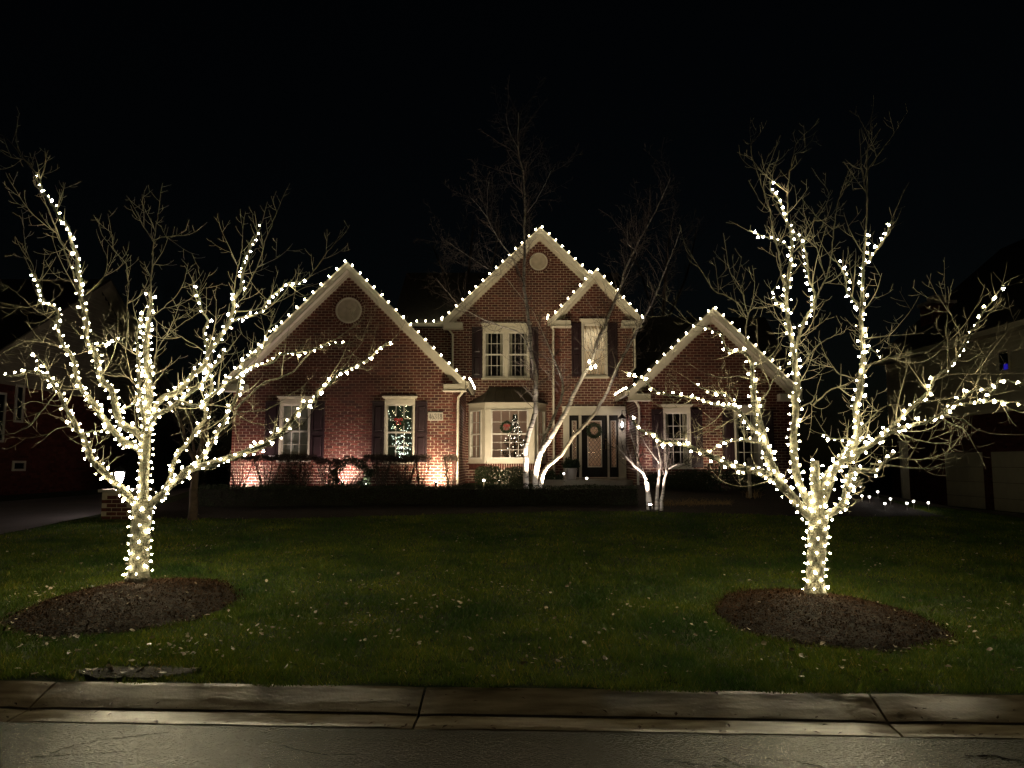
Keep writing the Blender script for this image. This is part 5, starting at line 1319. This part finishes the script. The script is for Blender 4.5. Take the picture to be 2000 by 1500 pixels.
shrub(640, 46, 900, 21.1, 'dark leafy shrub just left of the arched evergreen', 104, M['ever'], 900)
# evergreens before the bay, by the door, right wing
def evergreen(px, py0, py1, wpx, Y, lbl, seed, n, m='ever', size=.05, name='evergreen_shrub', cat='shrub'):
    rng.seed(seed); x = XR(px, 930, Y); w = wpx/F*Y/2; zt = ZR(py0, Y); g = G(x, Y) if py1 is None else ZR(py1, Y)
    th = thing(name, (x, Y, g), lbl, cat); st = MB()
    for i in range(6):
        a = rng.uniform(-1,1); st.tube([(x,Y,g-.01),(x+a*w*.4,Y+rng.uniform(-.1,.1),(g+zt)/2),(x+a*w*.7,Y+rng.uniform(-.2,.2),zt-.06)], [.012,.009,.004], 4)
    st.build('stems', M['dtwig'], th)
    leafcloud(lambda X,Y_,Z: abs((X-x)/w)**3 + abs((Y_-Y)/(w*.6+.1))**3 + abs((Z-(g+zt)/2)/((zt-g)/2))**3 < 1, n, ((x-w,x+w),(Y-w,Y+w),(g,zt)), size).build('foliage', M[m], th, kind='stuff')
evergreen(955, 910, None, 58, 22.4, 'low dark evergreen under the left part of the bay window', 61, 3000, 'hedge')
evergreen(1008, 912, None, 56, 22.5, 'low dark evergreen under the right part of the bay window', 62, 3000, 'hedge')
evergreen(1352, 918, None, 90, 20.6, 'broad dark evergreen below the first window of the right wing', 63, 4500, 'hedge')
evergreen(1290, 925, None, 60, 20.8, 'dark evergreen behind the floodlit white stems', 64, 2500, 'hedge')
evergreen(1402, 905, None, 62, 20.2, 'glossy leaved shrub lit from below between the right wing windows', 65, 700, 'ever', .07)
evergreen(1462, 915, None, 80, 20.4, 'dark evergreen below the far window of the right wing', 66, 3500, 'hedge')
# dried grass tufts
for i, (px, py, lb) in enumerate([(1348, 990, 'row of dry russet ground grass left of the right lit tree'), (1470, 975, 'pale dry grass tuft at the foot of a grey post')]):
    p = hit(px, py); rng.seed(200+i); tf = MB(); sx = .9 if i == 0 else .18
    th = thing('dry_grass', tuple(p), lb, 'ornamental grass')
    for k in range(420 if i == 0 else 60):
        x = p.x + rng.uniform(-sx, sx); y = p.y + rng.gauss(0,.12); H = rng.uniform(.08,.2) if i == 0 else rng.uniform(.12,.3)
        tf.tube([(x,y,G(x,y)),(x+rng.gauss(0,.03),y,G(x,y)+H*.6),(x+rng.gauss(0,.09),y+rng.gauss(0,.05),G(x,y)+H)], [.004,.003,.001], 3, cap=False)
    tf.build('blades', M['ornament'], th, kind='stuff')
# planters
Yp = 23.6
x = XR(1115, 925, Yp)
th = thing('planter_pot', (x, Yp, pz+.05), 'large pale tapered pot on the porch, left of the front door', 'planter')
b = MB(); H = ZR(914, Yp) - (pz+.05); b.lathe([(.12,0),(.155,.03),(.195,H*.8),(.205,H*.86),(.215,H*.86),(.215,H),(.19,H),(.18,H-.04),(.02,H-.04)], (x, Yp, pz+.051), 22); b.build('pot', M['pot'], th, smooth=False)
rng.seed(41)
pl_ = thing('potted_evergreen', (x, Yp, pz+.05+H-.03), 'bushy evergreen boughs filling the large pale pot by the door', 'plant')
b = MB()
for k in range(9): a = rng.uniform(0,6.28); b.tube([(x,Yp,pz+.02+H),(x+.12*math.cos(a),Yp+.12*math.sin(a),pz+.15+H)], [.008,.004], 4)
b.build('stems', M['dtwig'], pl_)
leafcloud(lambda X,Y_,Z: ((X-x)/.28)**2+((Y_-Yp)/.25)**2+((Z-(pz+H+.14))/(.17+.06*math.sin(X*23)))**2 < 1, 1500, ((x-.3,x+.3),(Yp-.3,Yp+.3),(pz+H-.06,pz+H+.42)), .06).build('foliage', M['ever'], pl_, kind='stuff')
Yq = 21.2; q0, q1 = XR(1063, 940, Yq), XR(1099, 940, Yq); gq = G(q0, Yq); qh = ZR(937, Yq)
th = thing('trough_planter', ((q0+q1)/2, Yq, gq), 'low pale stone trough planter right of the birch stems', 'planter')
b = MB(); b.box(q0, q1, Yq-.15, Yq-.11, gq, qh); b.box(q0, q1, Yq+.11, Yq+.15, gq, qh); b.box(q0, q0+.04, Yq-.109, Yq+.109, gq, qh); b.box(q1-.04, q1, Yq-.109, Yq+.109, gq, qh); b.box(q0-.015, q1+.015, Yq-.17, Yq-.151, qh-.04, qh+.005)
b.build('trough', M['stone'], th); b = MB(); b.box(q0+.045, q1-.045, Yq-.105, Yq+.105, gq, qh-.03); b.build('soil', M['soil'], th)
pl_ = thing('trough_greenery', ((q0+q1)/2, Yq, qh), 'cut evergreen sprigs standing in the low stone trough', 'plant'); rng.seed(43)
leafcloud(lambda X,Y_,Z: Z < qh+.17+.07*math.sin(X*19), 700, ((q0,q1),(Yq-.14,Yq+.14),(qh-.03,qh+.25)), .06).build('foliage', M['ever'], pl_, kind='stuff')

# wreaths
def wreath(c, ro, ri, Y, lbl, bow, seed, n=700):
    rng.seed(seed); th = thing('wreath', (c.x, Y, c.z), lbl, 'wreath', 'holiday wreaths on the house')
    b = MB(); rm = (ro+ri)/2; rt = (ro-ri)/2
    for k in range(n):
        a = rng.uniform(0,6.283); w = rng.uniform(0,6.283); q = rt*math.sqrt(rng.random())*.8
        p = Vector((c.x + (rm+q*math.cos(w))*math.cos(a), Y - .05 + q*math.sin(w)*.8, c.z + (rm+q*math.cos(w))*math.sin(a)))
        d = Vector((math.cos(a+1.2)+rng.gauss(0,.5), rng.gauss(-.3,.4), math.sin(a+1.2)+rng.gauss(0,.5))).normalized(); b.leaf(p, d, Vector((0,-1,.3)), .05, .016)
    b.build('greenery', M['ever'], th, kind='stuff')
    if bow:
        b = MB(); bc = Vector((c.x + bow[0], Y-.11, c.z + bow[1])); s = bow[2]
        for sg in (-1, 1):
            lp = [bc, bc+Vector((sg*s*.5,-.03,s*.35)), bc+Vector((sg*s,-.01,s*.15)), bc+Vector((sg*s*.9,-.03,-s*.15)), bc+Vector((sg*s*.4,-.02,-.05*s)), bc]
            b.tube(smooth_poly(lp, .02), s*.12, 6); b.tube([bc, bc+Vector((sg*s*.35,-.02,-s*.7)), bc+Vector((sg*s*.55,0,-s*1.3))], [s*.06,s*.12,s*.1], 5)
        b.lathe([(.01,-s*.15),(s*.18,0),(.01,s*.15)], bc, 8); b.build('bow', M['red'] if len(bow) < 4 else bow[3], th, smooth=True)
wreath(P(1160, 841, YB), .27, .10, YB+.01, 'large dark green wreath on the black front door', (0.0, .0, .06, mat('gold_ribbon', (.4,.33,.18), .4, metal=.4)), 71, 1300)
wreath(P(989, 834, FY), .20, .10, FY-.03, 'wreath with a red bow hanging in the middle of the bay window', (.02, .03, .10), 72, 650)
wc = P(780, 824, YW); wreath(wc, .17, .08, YW+.02, 'dark wreath with a red bow on the window full of sparkling lights', (-.01, .06, .11), 73, 450)

# indoor christmas tree
x, y, z = (FX0+FX1)/2 + .17, YA + .75, 1.1
th = thing('christmas_tree', (x, y, z), 'decorated evergreen with lights standing inside the bay window', 'christmas tree'); rng.seed(81)
b = MB(); b.tube([(x,y,z),(x,y,z+2.1)], [.04,.01], 6); b.build('trunk', M['dtwig'], th)
b = MB()
for k in range(5200):
    h = rng.random()**1.3; r_ = .72*(1-h)*(.78+.22*math.sin(h*38))*rng.uniform(.7,1.05); a = rng.uniform(0,6.283); p = Vector((x+r_*math.cos(a), y+r_*math.sin(a), z+.15+2.0*h))
    b.leaf(p, Vector((math.cos(a),math.sin(a),-.15+rng.gauss(0,.3))), Vector((0,0,1)), .09, .03)
b.build('foliage', M['ever'], th, kind='stuff')
tinyb = MB(); tinyb.add([v*.75 for v in SV], SF); tinyme = tinyb.mesh('bulb'); tinyme.materials.append(emat('indoor_bulb_glow', (1,.90,.72), 14))
for k in range(90):
    h = rng.random()**1.2; r_ = .76*(1-h); a = rng.uniform(3.2,6.2); link('bulb', tinyme, None, th, (x+r_*math.cos(a), y+r_*math.sin(a), z+.2+1.95*h))
orn = MB(); orn.lathe([(.005,-.035),(.028,-.02),(.036,0),(.028,.02),(.005,.035)], (0,0,0), 10); ome = orn.mesh('ornament', True); ome.materials.append(mat('silver_ornament', (.7,.68,.66), .2, metal=.8))
for k in range(22):
    h = rng.random()**1.2; r_ = .74*(1-h); a = rng.uniform(3.4,6.0); link('ornament', ome, None, th, (x+r_*math.cos(a), y+r_*math.sin(a), z+.2+1.9*h))
# reflection of a lit tree opposite, built as a model behind the glass
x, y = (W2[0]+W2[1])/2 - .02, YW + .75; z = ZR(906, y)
th = thing('reflected_tree', (x, y, z), 'reflection of a lit tree across the street, built behind the window by the house number', 'reflected tree'); rng.seed(83)
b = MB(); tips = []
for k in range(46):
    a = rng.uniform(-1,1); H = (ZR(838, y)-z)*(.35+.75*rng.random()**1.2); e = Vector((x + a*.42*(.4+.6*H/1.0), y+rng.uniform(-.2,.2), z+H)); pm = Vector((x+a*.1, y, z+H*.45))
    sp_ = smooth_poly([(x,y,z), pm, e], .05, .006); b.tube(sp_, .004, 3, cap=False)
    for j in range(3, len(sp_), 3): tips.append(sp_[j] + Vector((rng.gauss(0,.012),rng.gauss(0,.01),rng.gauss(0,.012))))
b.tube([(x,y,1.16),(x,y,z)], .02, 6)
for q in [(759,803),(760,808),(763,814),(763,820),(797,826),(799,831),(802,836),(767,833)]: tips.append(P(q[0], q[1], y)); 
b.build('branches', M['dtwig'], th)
tb2 = MB(); tb2.add([v*.62 for v in SV], SF); tm2 = tb2.mesh('bulb'); tm2.materials.append(emat('reflected_bulb_glow', (.86,1,.82), 11))
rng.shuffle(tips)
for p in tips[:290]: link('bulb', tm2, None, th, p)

# ================================================================== GARDEN LIGHTS
def uplight(px, py, Y, target, W_, col, lbl, ang=85, dx_=0):
    x = XR(px, py, Y); z = G(x, Y); d = (Vector(target) - Vector((x, Y, z+.12))).normalized()
    th = thing('garden_spotlight', (x, Y, z), lbl, 'spotlight', 'small floodlights in the flower beds')
    b = MB(); c = Vector((x, Y, z+.12)); b.tube([(x,Y,z-.03),(x,Y,z+.09)], .009, 6); b.tube([c - d*.05, c + d*.02, c + d*.05], [.022,.034,.042], 12); b.build('body', M['black'], th)
    b = MB(); b.tube([c + d*.051, c + d*.062, c + d*.075, c + d*.080], [.036,.034,.02,.004], 12); b.build('lens', M['spotlens'], th)
    lamp('spot_lamp', tuple(c + d*.10), W_, col, th, r=.02, kind='SPOT', target=target, ang=ang, blend=.8)
PK, WM = (1,.76,.66), (1,.80,.55)
uplight(478, 941, 21.3, (XR(482,850,YW), YW, 1.55), 150, PK, 'floodlight glowing at the foot of the leftmost shrub', 140)
uplight(668, 941, 21.45, (XR(665,850,YW), YW, 1.6), 160, PK, 'floodlight shining through the gap of the arched evergreen', 140)
uplight(716, 941, 21.1, (XR(716,850,YW), YW, 2.4), 70, PK, 'bare floodlight visible right of the arched evergreen', 95)
uplight(851, 943, 21.35, (XR(856,850,YW), YW, 1.7), 260, WM, 'brightest floodlight, under the house number plaque', 140)
uplight(975, 940, 22.6, (XR(975,860,FY), FY, 2.6), 260, WM, 'floodlight hidden under the bay window', 110)
uplight(1038, 951, 18.9, (P(1040,640,20).x, 20.0, 6.5), 520, (1,.84,.70), 'floodlight at the foot of the birch aimed up its stems', 60)
uplight(1072, 951, 19.0, (P(1130,650,21).x, 21, 6.5), 460, (1,.80,.50), 'floodlight right of the birch aimed at the upper gables', 100)
uplight(1270, 992, 16.9, (P(1276,900,17.3).x, 17.4, 2.6), 240, (1,.82,.74), 'floodlight in front of the white multi stemmed tree', 80)
uplight(1268, 925, 21.4, (XR(1275,850,YC), YC, 2.6), 90, PK, 'floodlight washing the brick left of the right wing window', 90)
uplight(1400, 942, 21.2, (XR(1395,850,YC), YC, 2.6), 80, WM, 'floodlight under the glossy shrub at the right wing', 90)
uplight(900, 948, 18.9, (P(960,600,25).x, 25, 5.6), 420, (1,.80,.48), 'floodlight behind the hedge aimed at the tallest gable', 85)
# stake path lights
def pathlight(p, h, lbl, group, s=1.0, strength=None):
    th = thing('path_light', tuple(p), lbl, 'path light', group)
    b = MB(); b.tube([(p.x,p.y,p.z-.03),(p.x,p.y,p.z+h-.05*s)], .008*s, 6); b.lathe([(.045*s,0),(.05*s,.008*s),(.02*s,.03*s),(.005,.035*s)], (p.x,p.y,p.z+h), 12); b.build('stake', M['stone'], th)
    b = MB(); b.lathe([(.016*s,-.05*s),(.028*s,-.035*s),(.030*s,-.01*s),(.02*s,-.001)], (p.x,p.y,p.z+h), 10); b.build('lamp', M['path'], th)
for px, py, Y, lb in ((945, 938, 20.6, 'stake light left of the bay window shrubs'), (1146, 934, 22.4, 'stake light in front of the front door step'), (1101, 925, 22.9, 'stake light touching the big pale pot')):
    q = P(px, py, Y); g = G(q.x, Y); pathlight(Vector((q.x, Y, g)), max(.12, q.z - g + .02), lb, 'stake lights near the house')
rl = [((1681,948),'farthest stake light, just right of the lit tree trunk'),((1684,975),'stake light nearest the lit tree on the right'),((1699,977),'second stake light from the lit tree along the side path'),((1715,966),'higher stake light beyond the side path edge'),
      ((1740,981),'stake light midway along the side path'),((1729,991),'stake light on the near edge of the side path'),((1772,990),'nearer of the two stake lights close together by the garage'),((1785,986),'farther of the two stake lights close together by the garage'),((1814,989),'stake light nearest the neighbour garage doors')]
for (px, py), lb in rl:
    p = hit(px, py+9); pathlight(p, .2, lb, 'stake lights by the neighbour drive', .8)

# ================================================================== LAMP PILLAR AND NEIGHBOURS
Yl = 15.6; x0_, x1_ = XR(196, 960, Yl), XR(268, 960, Yl); ztp = ZR(957, Yl); gl_ = G(x0_, Yl) - .05
pil = thing('brick_pillar', ((x0_+x1_)/2, Yl+.3, gl_), 'low brick pillar with a pale stone cap at the edge of the driveway', 'pillar')
b = MB(); b.box(x0_+.03, x1_-.03, Yl+.02, Yl+.6, gl_, ztp-.045); b.build('core', M['mortar'], pil)
c = int(gl_/BH)+1; bb = MB(); bb.add(P8 := [(-hl,.003,-hh),(hl,.003,-hh),(hl,.003,hh),(-hl,.003,hh),(-hl,-.008,-hh),(hl,-.008,-hh),(hl,-.008,hh),(-hl,-.008,hh)], [(4,5,6,7),(0,1,5,4),(1,2,6,5),(2,3,7,6),(3,0,4,7)])
while (c+1)*BH < ztp-.045:
    xx = x0_+.03+hl+.004 + (BL*.5 if c % 2 else 0)
    while xx + hl < x1_-.02: link('brick', brick_me, M['brick'], pil, (xx, Yl+.02, (c+.5)*BH)); xx += BL
    c += 1
b = MB(); b.box(x0_-.03, x1_+.03, Yl-.04, Yl+.66, ztp-.043, ztp+.01); b.build('cap', M['stone'], pil)
lx = XR(233, 935, Yl+.3); lz = ztp+.01
th = thing('pillar_lantern', (lx, Yl+.3, lz), 'glowing post lantern on top of the brick pillar beside the driveway', 'lantern')
b = MB(); b.lathe([(.05,0),(.05,.02),(.015,.04),(.015,.10),(.05,.115),(.06,.125)], (lx,Yl+.3,lz), 8); b.lathe([(.13,.36),(.12,.385),(.05,.44),(.012,.47),(.004,.49)], (lx,Yl+.3,lz), 6)
for k in range(6):
    a = math.pi*2*k/6; b.tube([(lx+.062*math.cos(a),Yl+.3+.062*math.sin(a),lz+.125),(lx+.115*math.cos(a),Yl+.3+.115*math.sin(a),lz+.36)], .006, 4)
b.build('frame', M['black'], th)
b = MB(); b.lathe([(.045,.13),(.07,.2),(.09,.33),(.05,.345)], (lx,Yl+.3,lz), 10); b.build('lamp_glass', M['lantern'], th)

# left neighbour: gable wall facing the driveway (x = const), apex beyond it
XL = -16.0
ln = thing('beige_gabled_house', (XL-4, 29, .6), 'unlit neighbouring house with a beige sided gable above dark brick, left of the driveway', 'house')
apY = -XL*F/(1000-178)*1.0; apZ = P(178, 548, apY).z; sl = .60; hwL = 8.2; eLz = apZ - sl*hwL; bz = 4.1
def sidewall(zlo, zhi_fn, y0, y1, m, name, x=XL, root=ln, holes=()):
    b = MB(); n = 24
    for i in range(n):
        a, c = y0+(y1-y0)*i/n, y0+(y1-y0)*(i+1)/n; b.add([(x,a,zlo),(x,c,zlo),(x,c,zhi_fn(c)),(x,a,zhi_fn(a))], [(0,1,2,3)])
    return b.build(name, m, root)
roofz = lambda y: apZ - .25 - sl*abs(y-apY)
sidewall(.3, lambda y: bz, apY-hwL+.3, apY+hwL-.3, M['brick'], 'brick_wall')
sb = MB(); z = bz
while z < apZ-.35:      # clapboards
    h = min(hwL-.3, (apZ-.25-z-.14)/sl)
    if h > .1: sb.add([(XL+.03,apY-h,z),(XL+.03,apY+h,z),(XL+.005,apY+h,z+.15),(XL+.005,apY-h,z+.15),(XL,apY-h,z),(XL,apY+h,z)], [(0,1,2,3),(4,5,1,0)])
    z += .15
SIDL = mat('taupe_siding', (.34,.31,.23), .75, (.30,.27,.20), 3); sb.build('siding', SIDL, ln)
for s in (-1, 1):
    b = MB(); b.prism([Vector((XL+.45,apY,apZ)), Vector((XL+.45,apY+s*hwL,eLz)), Vector((XL+.45,apY+s*hwL,eLz-.22)), Vector((XL+.45,apY,apZ-.22))], (-.03,0,0)); b.prism([Vector((XL+.42,apY,apZ-.2)), Vector((XL+.42,apY+s*hwL,eLz-.2)), Vector((XL+.42,apY+s*hwL,eLz-.22)), Vector((XL+.42,apY,apZ-.22))], (-.42,0,0)); b.build('rake_board', SIDL, ln)
    b = MB(); b.prism([Vector((XL+.46,apY,apZ+.06)), Vector((XL+.46,apY+s*hwL,eLz+.06)), Vector((XL+.46,apY+s*hwL,eLz+.005)), Vector((XL+.46,apY,apZ+.005))], (-9,0,0)); b.build('roof', M['roof'], ln)
b = MB(); b.box(XL-9, XL-.01, apY-hwL+.3, apY-hwL+.5, .3, eLz-.2); b.build('front_wall', M['brick'], ln)
def sidewin(px0, px1, py0, py1, X, root, m='trim'):
    pm = (py0+py1)/2; u = lambda px: abs(X)*F/abs(px-1000)*.995
    y0, y1 = sorted((u(px0), u(px1))); zc1, zc0 = P(px0, py0, (y0+y1)/2).z, P(px0, py1, (y0+y1)/2).z; sg = 1 if X < 0 else -1
    b = MB(); f = .07; xa, xb = X+sg*.005, X+sg*.05
    b.box(xa,xb,y0,y0+f,zc0,zc1); b.box(xa,xb,y1-f,y1,zc0,zc1); b.box(xa,xb,y0+f,y1-f,zc0,zc0+f); b.box(xa,xb,y0+f,y1-f,zc1-f,zc1)
    w = b.build('window', M[m], root); b = MB(); b.box(X+sg*.006, X+sg*.02, y0+f, y1-f, zc0+f, zc1-f); b.build('pane', PANE_D, w); return w, (y0, y1, zc0, zc1)
PANE_D = mat('night_glass', (.012,.013,.016), .12)
sidewin(-40, 12, 764, 863, XL, ln); sidewin(30, 47, 752, 825, XL, ln); sidewin(33, 58, 900, 920, XL, ln)
# far gable fragment at the upper left
# right neighbour
XRt = 16.2
rn = thing('garage_house', (XRt+5, 26, .1), 'unlit neighbouring house with beige upper storey, brick below and two garage doors', 'house')
zs = P(1968, 803, 24.9).z; ze = P(1944, 656, 25.6).z; yA_, yB_ = 17.5, 33.0
gd = []
for a_, c_ in ((1840,1915),(1930,2008)): y1_, y0_ = XRt*F/(a_-1000)*1.0, XRt*F/(c_-1000)*1.0; gd.append((y0_, y1_))
gzt = P(1880, 883, 27.2).z
b = MB(); segs = [yA_] + sorted([q for g_ in gd for q in g_]) + [yB_]
prev = yA_
for y0_, y1_ in sorted(gd): b.box(XRt, XRt+.2, prev, y0_, -.1, zs); b.box(XRt, XRt+.2, y0_, y1_, gzt, zs); prev = y1_
b.box(XRt, XRt+.2, prev, yB_, -.1, zs); b.build('brick_wall', M['brick'], rn)
sb = MB(); z = zs
while z < ze - .05: sb.add([(XRt-.03,yA_,z),(XRt-.03,yB_,z),(XRt-.005,yB_,z+.15),(XRt-.005,yA_,z+.15),(XRt,yA_,z),(XRt,yB_,z)], [(3,2,1,0),(0,1,5,4)]); z += .15
sb.build('siding', M['siding'], rn)
b = MB(); b.box(XRt-.45, XRt, yA_-.3, yB_+.3, ze-.03, ze); b.box(XRt-.48, XRt-.45, yA_-.3, yB_+.3, ze-.05, ze+.16); b.build('eave', M['siding'], rn)
b = MB(); rz = ze + 5.2; b.prism([Vector((XRt-.5,yA_-.3,ze+.17)), Vector((XRt+5.5,yA_-.3,rz)), Vector((XRt+11.5,yA_-.3,ze+.17)), Vector((XRt+11.5,yA_-.3,ze)), Vector((XRt-.4,yA_-.3,ze))], (0, yB_-yA_+.6, 0)); b.build('roof', M['roof'], rn)
b = MB(); b.box(XRt+.01, XRt+11, yA_, yA_+.2, -.1, ze-.01); b.box(XRt+.01, XRt+11, yB_-.2, yB_, -.1, ze-.01); b.build('end_wall', M['brick'], rn)
for y0_, y1_ in gd:
    b = MB(); nz = 4
    for k in range(nz):
        za, zb_ = -.05+(gzt+.05)*k/nz, -.05+(gzt+.05)*(k+1)/nz-.012; b.box(XRt+.02, XRt+.07, y0_+.02, y1_-.02, za, zb_)
        for j in range(3):
            ya, yb = y0_+.1+(y1_-y0_-.2)*j/3+.05, y0_+.1+(y1_-y0_-.2)*(j+1)/3-.05; b.box(XRt+.008, XRt+.0195, ya, yb, za+.1, zb_-.1)
    b.build('garage_door', M['siding'], rn)
w, (y0_, y1_, z0_, z1_) = sidewin(1953, 1978, 683, 728, XRt-.03, rn, 'siding')
b = MB(); b.box(XRt-.058, XRt-.052, y0_+.15, y0_+.35, z0_+.1, z0_+.28); b.build('blue_glow', emat('blue_indicator_glow', (.03,.02,.55), .45), w)
cY = 31.0; cx0, cx1 = XR(1822, 640, cY), XR(1866, 640, cY); czt = ZR(592, cY)
ch = MB(); ch.box(cx0, cx1, cY, cY+.9, ze-.5, czt); c_ = ch.build('chimney', M['brick'], rn)
b = MB(); b.box(cx0-.08, cx1+.08, cY-.08, cY+.98, czt+.001, czt+.12); b.box(cx0+.2, cx1-.2, cY+.2, cY+.7, czt+.121, czt+.38); b.build('cap', M['stone'], c_)
p0 = P(1769, 945, 24.5); g = G(p0.x, 24.5)
th = thing('porch_post', (p0.x, 24.5, g), 'dim white square post at the back corner of the side path', 'post')
b = MB(); zt2 = ZR(865, 24.5); b.box(p0.x-.10, p0.x+.10, 24.45, 24.6, g, zt2); b.build('shaft', M['white'], th); b = MB(); b.box(p0.x-.13, p0.x+.13, 24.42, 24.63, zt2+.001, zt2+.06); b.box(p0.x-.13, p0.x+.13, 24.42, 24.63, g, g+.08) if False else None; b.build('cap', M['white'], th)
p1 = hit(1465, 975); th = thing('grey_post', tuple(p1), 'slim grey post standing in the bed left of the right lit tree', 'post')
b = MB(); b.tube([(p1.x,p1.y,p1.z-.05),(p1.x,p1.y,p1.z+.95)], .045, 8); b.build('shaft', M['stone'], th); b = MB(); b.lathe([(.055,0),(.055,.03),(.01,.06)], (p1.x,p1.y,p1.z+.951), 8); b.build('cap', M['stone'], th)
# tall dark evergreen screen behind the driveway side of the left wing
rng.seed(91)
for i, (px, Y, w, H, lb) in enumerate([(300, 27, 1.3, 3.4, 'dark evergreen at the back of the driveway left of the brick wing'), (400, 25, 1.0, 2.6, 'dark evergreen close to the left corner of the brick wing')]):
    x = XR(px, 900, Y); g = G(x, Y); th = thing('conifer', (x, Y, g), lb, 'tree', 'evergreens beyond the driveway')
    b = MB(); b.tube([(x,Y,g-.05),(x,Y,g+H*.9)], [.09,.02], 7); b.build('trunk', M['bark'], th); b = MB()
    for k in range(3200):
        h = rng.random()**1.3; r_ = w*(1-h)*math.sqrt(rng.random())*1.0; a = rng.uniform(0,6.283); b.leaf(Vector((x+r_*math.cos(a),Y+r_*math.sin(a),g+.15+H*h)), Vector((math.cos(a),math.sin(a),.3+rng.gauss(0,.3))), Vector((0,0,1)), .16, .05)
    b.build('crown', M['ever'], th, kind='stuff')
print('tris', sum(len(o.data.polygons) for o in S.objects if o.type == 'MESH'))
